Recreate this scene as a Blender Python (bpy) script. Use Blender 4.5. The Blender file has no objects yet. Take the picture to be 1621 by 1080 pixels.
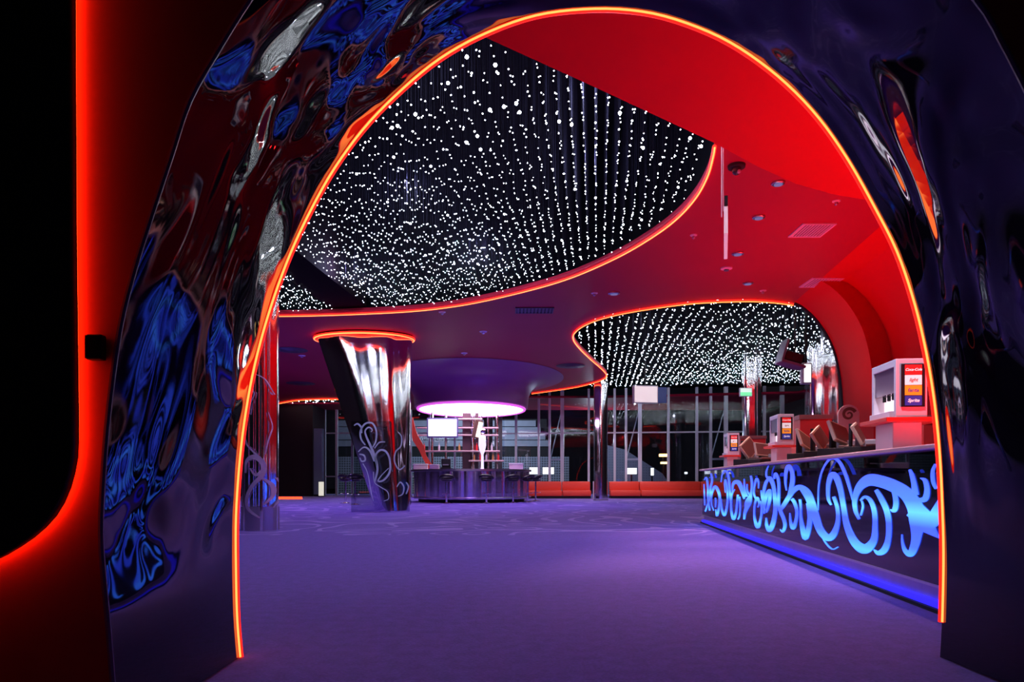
import bpy, bmesh, math, random
from mathutils import Vector, Matrix
R = random.Random(7)
PI = math.pi
# ------------------------------------------------------------ camera, world, lights, exposure
FPX, CX, HY, CZ = 1080.0, 810.5, 762.0, 0.75
sc = bpy.context.scene
C = sc.collection
cam_d = bpy.data.cameras.new('camera'); cam = bpy.data.objects.new('camera', cam_d); C.objects.link(cam)
cam.location = (0, 0, CZ); cam.rotation_euler = (PI/2, 0, 0)
cam_d.sensor_width = 36; cam_d.lens = FPX/1621*36; cam_d.shift_y = (HY-540)/1621
cam_d.clip_start = 0.05; cam_d.clip_end = 300
sc.camera = cam
w = bpy.data.worlds.new('night'); sc.world = w; w.use_nodes = True
w.node_tree.nodes['Background'].inputs[0].default_value = (0.010, 0.010, 0.016, 1)
w.node_tree.nodes['Background'].inputs[1].default_value = 0.25
sc.view_settings.view_transform = 'Standard'; sc.view_settings.look = 'None'
sc.view_settings.exposure = 0.0; sc.view_settings.gamma = 1.0; sc.view_settings.use_curve_mapping = False
sc.cycles.sample_clamp_indirect = 4.0
sc.cycles.max_bounces = 8; sc.cycles.glossy_bounces = 5; sc.cycles.transparent_max_bounces = 12; sc.cycles.diffuse_bounces = 3

def lamp(name, kind, loc, color, power, size=0.05, target=None, spot=None, blend=0.6):
    d = bpy.data.lights.new(name, kind); o = bpy.data.objects.new(name, d); C.objects.link(o)
    o.location = loc; d.color = color; d.energy = power
    if kind == 'AREA': d.size = size
    else: d.shadow_soft_size = size
    if spot: d.spot_size = spot; d.spot_blend = blend
    if target is not None:
        o.rotation_euler = (Vector(target)-Vector(loc)).to_track_quat('-Z', 'Y').to_euler()
    return o

ZC, ZS = 4.55, 3.70           # lobby ceiling, lower soffit behind the arch
# the brightest stars of the light ceiling really light the room
for (x, y, z) in [(-3.5,7.5,4.95),(-1.0,6.3,5.0),(0.8,7.2,5.05),(-4.5,10.5,4.95),(-1.5,9.6,5.0),(1.0,8.6,4.9),(-3.2,13.2,4.9),(-0.6,12.2,4.95),(-4.6,12.4,4.9),(-6.8,8.2,4.9)]:
    lamp('star_lamp', 'POINT', (x, y, z), (0.55, 0.56, 1.0), 85, 0.022)
for (x, y, z) in [(3.4,17.5,4.95),(5.2,20.5,4.9),(7.2,17.0,4.95),(8.5,22.5,4.9),(5.2,25.0,4.9)]:
    lamp('star_lamp', 'POINT', (x, y, z), (0.72, 0.74, 1.0), 55, 0.03)
# violet recessed lamps over the lobby floor
for (x, y) in [(-5.5,17.5),(-1.2,18.5),(-7.5,22.5),(1.2,22.0),(-4.5,29.5)]:
    lamp('violet_downlight', 'SPOT', (x, y, ZC-0.03), (0.50, 0.25, 1.0), 520, 0.05, (x, y, 0), 2.3, 0.9)
for (x, y) in [(-5.2,17.6),(-0.2,17.2),(-8.5,23),(0.2,20.5)]:  # added fill from below that tints the left ceiling violet
    lamp('violet_fill', 'SPOT', (x, y, 0.2), (0.14, 0.09, 1.0), 210, 0.03, (x, y, 5), 2.6, 1.0)
# warm white downlights over the concession counter
for (px, py, pw, tx, ty) in [(1232,289,150,2.0,5.6),(1201,343,150,2.4,7.0),(1168,401,150,2.8,9.3)]:
    D = (ZC-CZ)*FPX/(HY-py); X = (px-CX)*D/FPX
    lamp('counter_downlight', 'SPOT', (X, D, ZC-0.05), (1.0, 0.55, 0.45), pw*6.0, 0.04, (tx, ty, 0), 0.72, 0.8)
lamp('red_fill', 'SPOT', (3.75, 4.1, 0.9), (1.0, 0.012, 0.014), 420, 0.05, (1.6, 4.9, 3.7), 1.9, 1.0)  # added red fill that brightens the lower soffit
lamp('counter_fill', 'SPOT', (2.1, 4.3, 3.6), (0.75, 0.78, 1.0), 300, 0.05, (2.8, 5.0, 1.3), 0.8, 0.9)  # added unseen fills, here and below, that whiten the dispensers and counter goods
lamp('counter_fill', 'SPOT', (3.2, 7.0, 4.4), (0.9, 0.75, 0.85), 200, 0.05, (3.1, 6.9, 1.0), 2.2, 0.9)
lamp('counter_fill', 'SPOT', (3.6, 10.3, 4.4), (0.9, 0.75, 0.85), 200, 0.05, (3.5, 10.6, 1.0), 2.0, 0.9)
# added unseen red fill behind the concession counter, reddens the ceiling and cove
for (x, y, pw) in [(4.35,4.6,120),(4.6,6.6,150),(4.9,8.8,170),(5.2,11.0,170),(5.5,13.2,130)]:
    lamp('red_fill', 'SPOT', (x, y, 0.9), (1.0, 0.012, 0.014), pw*1.9, 0.06, (x-0.4, y, 5), 2.0, 1.0)
for (x, y) in [(1.0, 27.6), (4.6, 27.4)]:  # added fill from above to brighten the red sofas
    lamp('sofa_fill', 'SPOT', (x, y-0.3, ZC-0.03), (1.0, 0.75, 0.85), 650, 0.05, (x, y+1.2, 0), 1.9, 0.9)
lamp('facade_fill', 'POINT', (-2, 38.5, 5.0), (0.75, 0.85, 1.0), 1500, 0.3)  # added lamps outside to light the dim facade
lamp('facade_fill', 'POINT', (4.5, 36.5, 3.0), (0.75, 0.85, 1.0), 220, 0.3)

# ------------------------------------------------------------ helpers
def P(px, py, D):      # photo pixel at a depth -> world point
    return Vector(((px-CX)*D/FPX, D, CZ-(py-HY)*D/FPX))
def onz(px, py, z):    # pixel on a horizontal plane
    D = (z-CZ)*FPX/(HY-py); return Vector(((px-CX)*D/FPX, D, z))
def flr(px, py): return onz(px, py, 0.0)

def cat(pts, n=6, closed=False):
    """Catmull-Rom through a list of tuples of any length."""
    out = []; N = len(pts)
    rng = N if closed else N-1
    for i in range(rng):
        g = (lambda k: pts[k % N]) if closed else (lambda k: pts[max(0, min(N-1, k))])
        a, b, c, d = g(i-1), g(i), g(i+1), g(i+2)
        for s in range(n):
            t = s/n
            out.append(tuple(0.5*((2*b[j])+(c[j]-a[j])*t+(2*a[j]-5*b[j]+4*c[j]-d[j])*t*t+(3*b[j]-a[j]-3*c[j]+d[j])*t**3) for j in range(len(b))))
    if not closed: out.append(tuple(pts[-1]))
    return out
def resample(pts, n):
    L = [0]
    for a, b in zip(pts, pts[1:]): L.append(L[-1]+(Vector(b)-Vector(a)).length)
    out = []; k = 0
    for i in range(n):
        t = L[-1]*i/(n-1)
        while k < len(L)-2 and L[k+1] < t: k += 1
        f = (t-L[k])/max(1e-9, L[k+1]-L[k]); out.append(Vector(pts[k]).lerp(Vector(pts[k+1]), min(1, max(0, f))))
    return out

def obj(name, bm, m, parent=None, smooth=False, loc=None, **props):
    me = bpy.data.meshes.new(name); bm.normal_update(); bm.to_mesh(me); bm.free()
    if m: me.materials.append(m)
    if smooth:
        for p in me.polygons: p.use_smooth = True
        try: me.set_sharp_from_angle(angle=math.radians(40))
        except Exception: pass
    o = bpy.data.objects.new(name, me); C.objects.link(o)
    if loc is not None: o.location = loc
    if parent: o.parent = parent
    for k, v in props.items(): o[k] = v
    return o
def thing(name, label, catg, loc=(0,0,0), rotz=0.0, group=None):
    o = bpy.data.objects.new(name, None); C.objects.link(o); o.empty_display_size = 0.1
    o.location = loc; o.rotation_euler = (0, 0, rotz); o['label'] = label; o['category'] = catg
    if group: o['group'] = group
    return o
def tag(o, label, catg, group=None, kind=None):
    o['label'] = label; o['category'] = catg
    if group: o['group'] = group
    if kind: o['kind'] = kind
    return o
def struct(name, bm, m, smooth=False):
    return obj(name, bm, m, None, smooth, kind='structure')
def dup(root, loc, rotz=None, label=None):
    r = root.copy(); C.objects.link(r); r.location = loc
    if rotz is not None: r.rotation_euler = (0, 0, rotz)
    if label: r['label'] = label
    for ch in list(root.children):
        c = ch.copy(); C.objects.link(c); c.parent = r
        for g in list(ch.children):
            d = g.copy(); C.objects.link(d); d.parent = c
    return r

def box(bm, x0, x1, y0, y1, z0, z1, bev=0.0, M=None):
    g = bmesh.new()
    vs = [g.verts.new((x, y, z)) for x in (x0, x1) for y in (y0, y1) for z in (z0, z1)]
    for f in ((0,1,3,2),(4,6,7,5),(0,4,5,1),(2,3,7,6),(0,2,6,4),(1,5,7,3)): g.faces.new([vs[i] for i in f])
    bmesh.ops.recalc_face_normals(g, faces=g.faces)
    if bev > 0: bmesh.ops.bevel(g, geom=g.edges[:]+g.verts[:], offset=bev, segments=2, affect='EDGES', profile=0.5)
    if M: bmesh.ops.transform(g, matrix=M, verts=g.verts)
    join(bm, g)
def join(bm, g):
    mp = {}
    for v in g.verts: mp[v.index if False else v] = bm.verts.new(v.co)
    for f in g.faces:
        try: bm.faces.new([mp[v] for v in f.verts])
        except ValueError: pass
    g.free()
def bx(*a, **k):
    bm = bmesh.new(); box(bm, *a, **k); return bm
def tube(bm, pts, r, n=8, closed=False, caps=True):
    pts = [Vector(p) for p in pts]; N = len(pts)
    rr = r if isinstance(r, (list, tuple)) else [r]*N
    rings = []; up = None
    for i, p in enumerate(pts):
        a = pts[(i-1) % N] if (closed or i > 0) else p
        b = pts[(i+1) % N] if (closed or i < N-1) else p
        t = (b-a).normalized()
        if up is None: up = t.orthogonal().normalized()
        u = (up-t*up.dot(t))
        if u.length < 1e-6: u = t.orthogonal()
        u.normalize(); up = u; v = t.cross(u)
        rings.append([bm.verts.new(p+(u*math.cos(2*PI*k/n)+v*math.sin(2*PI*k/n))*rr[i]) for k in range(n)])
    for i in range(N if closed else N-1):
        A, B = rings[i], rings[(i+1) % N]
        for k in range(n): bm.faces.new((A[k], A[(k+1) % n], B[(k+1) % n], B[k]))
    if caps and not closed:
        bm.faces.new(rings[0][::-1]); bm.faces.new(rings[-1])
def lathe(bm, prof, n=32, cx=0, cy=0, shape=None):
    rings = []
    for (r, z) in prof:
        ring = []
        for k in range(n):
            a = 2*PI*k/n; q = r*(shape(a, z) if shape else 1)
            ring.append(bm.verts.new((cx+q*math.cos(a), cy+q*math.sin(a), z)))
        rings.append(ring)
    for A, B in zip(rings, rings[1:]):
        for k in range(n): bm.faces.new((A[k], A[(k+1) % n], B[(k+1) % n], B[k]))
    bm.faces.new(rings[0][::-1]); bm.faces.new(rings[-1])
def plate(polys, z0, z1, M=None):
    """solid plate between z0 and z1 whose outline is polys[0] and holes are the rest (XY)."""
    cu = bpy.data.curves.new('tmp', 'CURVE'); cu.dimensions = '2D'; cu.fill_mode = 'BOTH'; cu.extrude = (z1-z0)/2
    for p in polys:
        s = cu.splines.new('POLY'); s.points.add(len(p)-1); s.use_cyclic_u = True
        for i, q in enumerate(p): s.points[i].co = (q[0], q[1], 0, 1)
    o = bpy.data.objects.new('tmp', cu); C.objects.link(o)
    dg = bpy.context.evaluated_depsgraph_get(); me = bpy.data.meshes.new_from_object(o.evaluated_get(dg))
    bm = bmesh.new(); bm.from_mesh(me); bpy.data.objects.remove(o); bpy.data.curves.remove(cu); bpy.data.meshes.remove(me)
    bmesh.ops.translate(bm, vec=(0, 0, (z0+z1)/2), verts=bm.verts)
    bmesh.ops.remove_doubles(bm, verts=bm.verts, dist=1e-5)
    bmesh.ops.recalc_face_normals(bm, faces=bm.faces)
    if M: bmesh.ops.transform(bm, matrix=M, verts=bm.verts)
    return bm
def text_mesh(s, size, ext=0.001, bold=0.0, shear=0.0, M=None):
    cu = bpy.data.curves.new('tmp', 'FONT'); cu.body = s; cu.size = size; cu.extrude = ext; cu.offset = bold; cu.shear = shear
    cu.align_x = 'CENTER'; cu.align_y = 'CENTER'
    o = bpy.data.objects.new('tmp', cu); C.objects.link(o)
    dg = bpy.context.evaluated_depsgraph_get(); me = bpy.data.meshes.new_from_object(o.evaluated_get(dg))
    bm = bmesh.new(); bm.from_mesh(me); bpy.data.objects.remove(o); bpy.data.curves.remove(cu); bpy.data.meshes.remove(me)
    if M: bmesh.ops.transform(bm, matrix=M, verts=bm.verts)
    return bm
XZ = Matrix.Rotation(PI/2, 4, 'X')   # maps XY drawing to XZ plane (faces -Y)

def ribbon2d(pts, n=6):
    """pts (x, y, full width) -> left and right edge lists."""
    q = cat(pts, n); L = []; Rr = []
    for i, p in enumerate(q):
        a = q[max(0, i-1)]; b = q[min(len(q)-1, i+1)]
        dx, dy = b[0]-a[0], b[1]-a[1]; l = math.hypot(dx, dy) or 1
        wv = max(0.01, p[2])/2; nx, ny = -dy/l*wv, dx/l*wv
        L.append((p[0]+nx, p[1]+ny)); Rr.append((p[0]-nx, p[1]-ny))
    return L, Rr
def ribbon(bm, pts, f, off, n=6):
    """ribbon drawn in 2D, mapped by f to a surface, given thickness vector off."""
    L, Rr = ribbon2d(pts, n); rows = []
    for a, b in zip(L, Rr):
        A, B = f(*a), f(*b); rows.append([bm.verts.new(A), bm.verts.new(B), bm.verts.new(B+off), bm.verts.new(A+off)])
    for r, s in zip(rows, rows[1:]):
        for k in range(4): bm.faces.new((r[k], s[k], s[(k+1) % 4], r[(k+1) % 4]))
    bm.faces.new(rows[0]); bm.faces.new(rows[-1][::-1])

# ------------------------------------------------------------ materials
def mat(name, col=(0.5,0.5,0.5), rough=0.5, metal=0.0, emit=None, es=0.0, coat=0.0, ior=1.45, spec=0.5, noise=0.0, nscale=8.0, bump=0.0, bscale=20.0, sample=True):
    m = bpy.data.materials.new(name); m.use_nodes = True; nt = m.node_tree; b = nt.nodes['Principled BSDF']
    b.inputs['Base Color'].default_value = (*col, 1); b.inputs['Roughness'].default_value = rough
    b.inputs['Metallic'].default_value = metal; b.inputs['Coat Weight'].default_value = coat; b.inputs['IOR'].default_value = ior
    b.inputs['Specular IOR Level'].default_value = spec
    if emit: b.inputs['Emission Color'].default_value = (*emit, 1); b.inputs['Emission Strength'].default_value = es
    if noise > 0 or bump > 0:
        tc = nt.nodes.new('ShaderNodeTexCoord')
        if noise > 0:
            nz = nt.nodes.new('ShaderNodeTexNoise'); nz.inputs['Scale'].default_value = nscale; nz.inputs['Detail'].default_value = 4
            nt.links.new(tc.outputs['Object'], nz.inputs['Vector'])
            mx = nt.nodes.new('ShaderNodeMix'); mx.data_type = 'RGBA'
            mx.inputs[6].default_value = (*[c*(1-noise) for c in col], 1); mx.inputs[7].default_value = (*[min(1, c*(1+noise)) for c in col], 1)
            nt.links.new(nz.outputs['Fac'], mx.inputs[0]); nt.links.new(mx.outputs[2], b.inputs['Base Color'])
        if bump > 0:
            nb = nt.nodes.new('ShaderNodeTexNoise'); nb.inputs['Scale'].default_value = bscale; nb.inputs['Detail'].default_value = 3
            nt.links.new(tc.outputs['Object'], nb.inputs['Vector'])
            bp = nt.nodes.new('ShaderNodeBump'); bp.inputs['Strength'].default_value = bump; bp.inputs['Distance'].default_value = 0.01
            nt.links.new(nb.outputs['Fac'], bp.inputs['Height']); nt.links.new(bp.outputs['Normal'], b.inputs['Normal'])
    if not sample: m.cycles.emission_sampling = 'NONE'
    return m
def glass(name, col=(0.8,0.85,0.9), alpha=0.12, rough=0.02):
    """thin pane: transparent plus a mirror coat by fresnel"""
    m = bpy.data.materials.new(name); m.use_nodes = True; nt = m.node_tree
    for n in list(nt.nodes):
        if n.type != 'OUTPUT_MATERIAL': nt.nodes.remove(n)
    out = [n for n in nt.nodes if n.type == 'OUTPUT_MATERIAL'][0]
    tr = nt.nodes.new('ShaderNodeBsdfTransparent'); tr.inputs[0].default_value = (*col, 1)
    gl = nt.nodes.new('ShaderNodeBsdfGlossy'); gl.inputs['Roughness'].default_value = rough
    fr = nt.nodes.new('ShaderNodeFresnel'); fr.inputs['IOR'].default_value = 1.5
    ad = nt.nodes.new('ShaderNodeMath'); ad.operation = 'ADD'; ad.inputs[1].default_value = alpha
    mx = nt.nodes.new('ShaderNodeMixShader')
    nt.links.new(fr.outputs[0], ad.inputs[0]); nt.links.new(ad.outputs[0], mx.inputs[0])
    nt.links.new(tr.outputs[0], mx.inputs[1]); nt.links.new(gl.outputs[0], mx.inputs[2]); nt.links.new(mx.outputs[0], out.inputs[0])
    return m

M = {}
M['ceiling'] = mat('ceiling_paint', (0.36,0.013,0.040), 0.5, noise=0.06, nscale=1.2, spec=0.15)
M['red_paint'] = mat('red_paint', (0.56,0.010,0.012), 0.6, noise=0.06, nscale=1.5, spec=0.08)
M['front_wall'] = mat('front_wall_paint', (0.45,0.04,0.03), 0.55, noise=0.05)
M['black_panel'] = mat('black_panel', (0.004,0.004,0.005), 0.5)
M['black'] = mat('matt_black', (0.006,0.006,0.008), 0.7)
M['dark_wall'] = mat('dark_wall', (0.020,0.008,0.010), 0.6)
M['void'] = mat('black_ceiling_void', (0.0012,0.0012,0.002), 0.9, spec=0.03)
M['chrome'] = mat('chrome', (0.88,0.87,0.92), 0.085, 1.0, bump=0.22, bscale=2.2)
M['steel'] = mat('brushed_steel', (0.55,0.53,0.56), 0.28, 1.0, noise=0.1, nscale=30)
M['pale_steel'] = mat('satin_metal_post', (0.60,0.60,0.66), 0.35, 0.4)
M['neon_core'] = mat('neon_core', (1,0.3,0.1), 0.5, emit=(1.0,0.17,0.035), es=4.2)
M['neon_glow'] = mat('neon_sleeve', (1,0.02,0.01), 0.5, emit=(1.0,0.012,0.004), es=2.2)
M['neon_ceil'] = mat('ceiling_neon', (1,0.1,0.04), 0.5, emit=(1.0,0.055,0.015), es=3.2)
M['neon_halo'] = mat('ceiling_neon_sleeve', (1,0.02,0.01), 0.5, emit=(1.0,0.020,0.010), es=2.4)
M['hidden_red'] = mat('red_led_tape', (1,0.02,0.01), 0.5, emit=(1.0,0.035,0.004), es=16)
M['bulb'] = mat('star_bulb', (1,1,1), 0.3, emit=(0.84,0.90,1.0), es=22.0, sample=False)
M['wire'] = mat('hanging_wire', (0.004,0.004,0.010), 0.6, spec=0.2)
M['kick_blue'] = mat('blue_led_tape', (0.05,0.04,1), 0.5, emit=(0.020,0.012,1.0), es=1.5)
M['counter_glass'] = mat('counter_black_glass', (0.006,0.005,0.010), 0.06, spec=0.6)
M['counter_top'] = mat('counter_top_metal', (0.85,0.50,0.58), 0.32, 0.6)
M['bar_light'] = mat('drum_light', (1,0.9,1), 0.5, emit=(1.0,0.86,1.0), es=5.0)
M['drum'] = mat('drum_paint', (0.22,0.055,0.16), 0.45, noise=0.05, nscale=2)
M['magenta_rim'] = mat('magenta_rim', (0.8,0.2,0.8), 0.5, emit=(0.85,0.12,0.75), es=0.8)
M['black_leather'] = mat('black_leather', (0.012,0.010,0.014), 0.3, bump=0.1, bscale=60)
M['red_leather'] = mat('red_leather', (0.72,0.055,0.03), 0.42, bump=0.12, bscale=25)
M['screen'] = mat('bright_screen', (1,1,1), 0.4, emit=(0.93,0.95,1.0), es=1.6)
M['screen_soft'] = mat('soft_screen', (0.8,0.7,0.65), 0.4, emit=(0.85,0.66,0.66), es=0.75)
M['screen_off'] = mat('dark_screen', (0.02,0.018,0.022), 0.15)
M['grey_plastic'] = mat('grey_plastic', (0.42,0.36,0.40), 0.35, bump=0.05)
M['light_plastic'] = mat('pale_plastic', (0.72,0.66,0.72), 0.4, noise=0.04)
M['pink_box'] = mat('pale_cabinet', (0.66,0.50,0.56), 0.4, noise=0.05)
M['beige'] = mat('beige_card', (0.50,0.36,0.27), 0.6, noise=0.1)
M['brown'] = mat('brown_board', (0.14,0.06,0.05), 0.45, noise=0.15)
M['logo_red'] = mat('label_red', (0.80,0.02,0.02), 0.4, emit=(0.8,0.02,0.02), es=0.35)
M['logo_white'] = mat('label_white', (0.85,0.85,0.85), 0.4, emit=(1,1,1), es=0.45)
M['logo_orange'] = mat('label_orange', (0.9,0.32,0.02), 0.4, emit=(0.9,0.30,0.02), es=0.5)
M['logo_blue'] = mat('label_blue', (0.02,0.04,0.35), 0.4, emit=(0.02,0.04,0.30), es=0.4)
M['bay_light'] = mat('lit_bay', (1,0.75,0.8), 0.4, emit=(1.0,0.72,0.80), es=1.3)
M['etch'] = mat('etched_scroll', (0.34,0.36,0.52), 0.5, emit=(0.3,0.32,0.5), es=0.10)
M['etch_violet'] = mat('violet_scroll', (0.62,0.45,0.66), 0.35, 0.4)
M['pane'] = glass('window_glass', (0.86,0.9,0.94), 0.0)
M['screen_glass'] = glass('screen_glass', (0.74,0.76,0.80), 0.02, 0.05)
M['clear_glass'] = glass('clear_glass', (0.9,0.9,0.95), 0.03, 0.02)
M['lens_blue'] = mat('lamp_lens', (0.10,0.16,0.40), 0.1, emit=(0.3,0.45,0.9), es=0.25)
M['white_trim'] = mat('white_enamel', (0.78,0.72,0.74), 0.35)
M['green_sign'] = mat('exit_green', (0.1,0.7,0.3), 0.4, emit=(0.25,0.95,0.45), es=0.9)
M['amber'] = mat('amber_lamp', (1,0.5,0.1), 0.4, emit=(1.0,0.55,0.18), es=6)
M['glass_red'] = mat('red_bottle', (0.7,0.03,0.04), 0.15, spec=0.6)
M['glass_amber'] = mat('amber_bottle', (0.5,0.22,0.08), 0.15, spec=0.6)
M['glass_pale'] = mat('pale_bottle', (0.6,0.5,0.6), 0.12, spec=0.6)

# swirls: frosted panels in front of two horizontal blue tubes
def swirl_mat():
    m = bpy.data.materials.new('backlit_scroll'); m.use_nodes = True; nt = m.node_tree; b = nt.nodes['Principled BSDF']
    b.inputs['Base Color'].default_value = (0.05,0.10,0.3,1); b.inputs['Roughness'].default_value = 0.4
    tc = nt.nodes.new('ShaderNodeTexCoord'); sp = nt.nodes.new('ShaderNodeSeparateXYZ'); nt.links.new(tc.outputs['Object'], sp.inputs[0])
    cr = nt.nodes.new('ShaderNodeValToRGB'); e = cr.color_ramp.elements
    pts = [(0.00,(0.014,0.03,0.5)),(0.16,(0.024,0.07,0.7)),(0.25,(0.035,0.20,1.0)),(0.34,(0.022,0.06,0.75)),(0.47,(0.020,0.045,0.65)),(0.56,(0.05,0.24,1.0)),(0.63,(0.028,0.09,0.8)),(0.80,(0.024,0.05,0.6)),(1.0,(0.02,0.03,0.5))]
    e[0].position = pts[0][0]; e[0].color = (*pts[0][1], 1); e[1].position = pts[-1][0]; e[1].color = (*pts[-1][1], 1)
    for p, c in pts[1:-1]:
        k = cr.color_ramp.elements.new(p); k.color = (c[0]*0.8, c[1]*0.8, c[2], 1)
    nt.links.new(sp.outputs['Z'], cr.inputs[0]); nt.links.new(cr.outputs[0], b.inputs['Emission Color'])
    b.inputs['Emission Strength'].default_value = 4.2
    return m
M['swirl'] = swirl_mat()

def carpet_mat():
    m = bpy.data.materials.new('violet_carpet'); m.use_nodes = True; nt = m.node_tree; b = nt.nodes['Principled BSDF']
    b.inputs['Roughness'].default_value = 0.95; b.inputs['Specular IOR Level'].default_value = 0.1
    b.inputs['Sheen Weight'].default_value = 0.25
    tc = nt.nodes.new('ShaderNodeTexCoord')
    n1 = nt.nodes.new('ShaderNodeTexNoise'); n1.inputs['Scale'].default_value = 0.35; n1.inputs['Detail'].default_value = 1.5; n1.inputs['Distortion'].default_value = 1.2
    nt.links.new(tc.outputs['Object'], n1.inputs['Vector'])
    pp = nt.nodes.new('ShaderNodeMath'); pp.operation = 'PINGPONG'; pp.inputs[1].default_value = 0.06
    nt.links.new(n1.outputs['Fac'], pp.inputs[0])
    lt = nt.nodes.new('ShaderNodeMath'); lt.operation = 'LESS_THAN'; lt.inputs[1].default_value = 0.012; nt.links.new(pp.outputs[0], lt.inputs[0])
    sp = nt.nodes.new('ShaderNodeSeparateXYZ'); nt.links.new(tc.outputs['Object'], sp.inputs[0])
    gt = nt.nodes.new('ShaderNodeMath'); gt.operation = 'GREATER_THAN'; gt.inputs[1].default_value = 9.5; nt.links.new(sp.outputs['Y'], gt.inputs[0])
    ml = nt.nodes.new('ShaderNodeMath'); ml.operation = 'MULTIPLY'; nt.links.new(lt.outputs[0], ml.inputs[0]); nt.links.new(gt.outputs[0], ml.inputs[1])
    n2 = nt.nodes.new('ShaderNodeTexNoise'); n2.inputs['Scale'].default_value = 70; n2.inputs['Detail'].default_value = 3; nt.links.new(tc.outputs['Object'], n2.inputs['Vector'])
    mx = nt.nodes.new('ShaderNodeMix'); mx.data_type = 'RGBA'; mx.inputs[6].default_value = (0.080,0.042,0.30,1); mx.inputs[7].default_value = (0.160,0.088,0.56,1)
    n3 = nt.nodes.new('ShaderNodeTexNoise'); n3.inputs['Scale'].default_value = 14; n3.inputs['Detail'].default_value = 4; nt.links.new(tc.outputs['Object'], n3.inputs['Vector'])
    av = nt.nodes.new('ShaderNodeMix'); av.data_type = 'FLOAT'; av.inputs[0].default_value = 0.45; nt.links.new(n2.outputs['Fac'], av.inputs[2]); nt.links.new(n3.outputs['Fac'], av.inputs[3])
    st = nt.nodes.new('ShaderNodeMapRange'); st.inputs[1].default_value = 0.33; st.inputs[2].default_value = 0.67; nt.links.new(av.outputs[0], st.inputs[0])
    nt.links.new(st.outputs[0], mx.inputs[0])
    m2 = nt.nodes.new('ShaderNodeMix'); m2.data_type = 'RGBA'; m2.inputs[7].default_value = (0.30,0.20,0.62,1)
    nt.links.new(ml.outputs[0], m2.inputs[0]); nt.links.new(mx.outputs[2], m2.inputs[6]); nt.links.new(m2.outputs[2], b.inputs['Base Color'])
    bp = nt.nodes.new('ShaderNodeBump'); bp.inputs['Strength'].default_value = 0.5; bp.inputs['Distance'].default_value = 0.006
    nt.links.new(n2.outputs['Fac'], bp.inputs['Height']); nt.links.new(bp.outputs['Normal'], b.inputs['Normal'])
    return m
M['carpet'] = carpet_mat()

def lacquer_mat():
    """hand-poured glossy lacquer: one dark pigment under a wavy mirror coat"""
    m = bpy.data.materials.new('wavy_lacquer'); m.use_nodes = True; nt = m.node_tree; b = nt.nodes['Principled BSDF']
    tc = nt.nodes.new('ShaderNodeTexCoord')
    nb = nt.nodes.new('ShaderNodeTexNoise'); nb.inputs['Scale'].default_value = 1.25; nb.inputs['Detail'].default_value = 1.6; nb.inputs['Distortion'].default_value = 0.9; nb.inputs['Roughness'].default_value = 0.42
    mp = nt.nodes.new('ShaderNodeMapping'); mp.inputs['Scale'].default_value = (1.0, 1.3, 0.7); mp.inputs['Location'].default_value = (30.2, 14.4, 6.8)
    nt.links.new(tc.outputs['Object'], mp.inputs[0]); nt.links.new(mp.outputs[0], nb.inputs['Vector'])
    bp = nt.nodes.new('ShaderNodeBump'); bp.inputs['Strength'].default_value = 1.0; bp.inputs['Distance'].default_value = 0.17
    sz = nt.nodes.new('ShaderNodeSeparateXYZ'); nt.links.new(tc.outputs['Object'], sz.inputs[0])
    mr = nt.nodes.new('ShaderNodeMapRange'); mr.inputs[1].default_value = 0.35; mr.inputs[2].default_value = 0.75; mr.interpolation_type = 'SMOOTHSTEP'
    nt.links.new(sz.outputs['Z'], mr.inputs[0])
    hm = nt.nodes.new('ShaderNodeMath'); hm.operation = 'MULTIPLY'; nt.links.new(nb.outputs['Fac'], hm.inputs[0]); nt.links.new(mr.outputs[0], hm.inputs[1])
    sb = nt.nodes.new('ShaderNodeMath'); sb.operation = 'SUBTRACT'; sb.inputs[1].default_value = 0.5; nt.links.new(nb.outputs['Fac'], sb.inputs[0]); nt.links.new(sb.outputs[0], hm.inputs[0])
    nt.links.new(hm.outputs[0], bp.inputs['Height']); nt.links.new(bp.outputs['Normal'], b.inputs['Normal'])
    b.inputs['Base Color'].default_value = (0.005,0.004,0.012,1); b.inputs['Roughness'].default_value = 0.025
    b.inputs['IOR'].default_value = 1.52; b.inputs['Specular IOR Level'].default_value = 0.5
    return m
M['lacquer'] = lacquer_mat()

# ------------------------------------------------------------ floor
struct('floor', bx(-17, 14, -5, 40, -0.1, 0), M['carpet'])

# ------------------------------------------------------------ arch portal
YI, YO = 2.90, 2.00
inner_px = [(380,1041),(375,980),(373,900),(373,820),(378,740),(386,670),(398,600),(415,530),(437,460),(462,395),(493,330),(530,265),(580,198),(640,138),(700,90),(770,52),(850,24),(940,14),(1020,19),(1090,38),(1160,70),(1230,120),(1290,180),(1340,250),(1385,330),(1420,400),(1447,480),(1466,560),(1479,640),(1487,720),(1491,800),(1493,880),(1491,985),(1488,1041)]
outer_px = [(185,1167),(172,1000),(160,860),(163,760),(172,650),(190,520),(212,430),(240,340),(270,250),(300,160),(345,80),(395,0),(450,-75),(520,-150),(620,-225),(740,-285),(870,-315),(1000,-310),(1130,-275),(1250,-225),(1350,-165),(1450,-90),(1545,0),(1590,75),(1640,175),(1690,290),(1735,420),(1770,550),(1790,700),(1800,850),(1797,1000),(1792,1167)]
inner = resample(cat([tuple(P(a, b, YI)) for a, b in inner_px], 6), 141)
outer = resample(cat([tuple(P(a, b, YO)) for a, b in outer_px], 6), 141)
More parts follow.
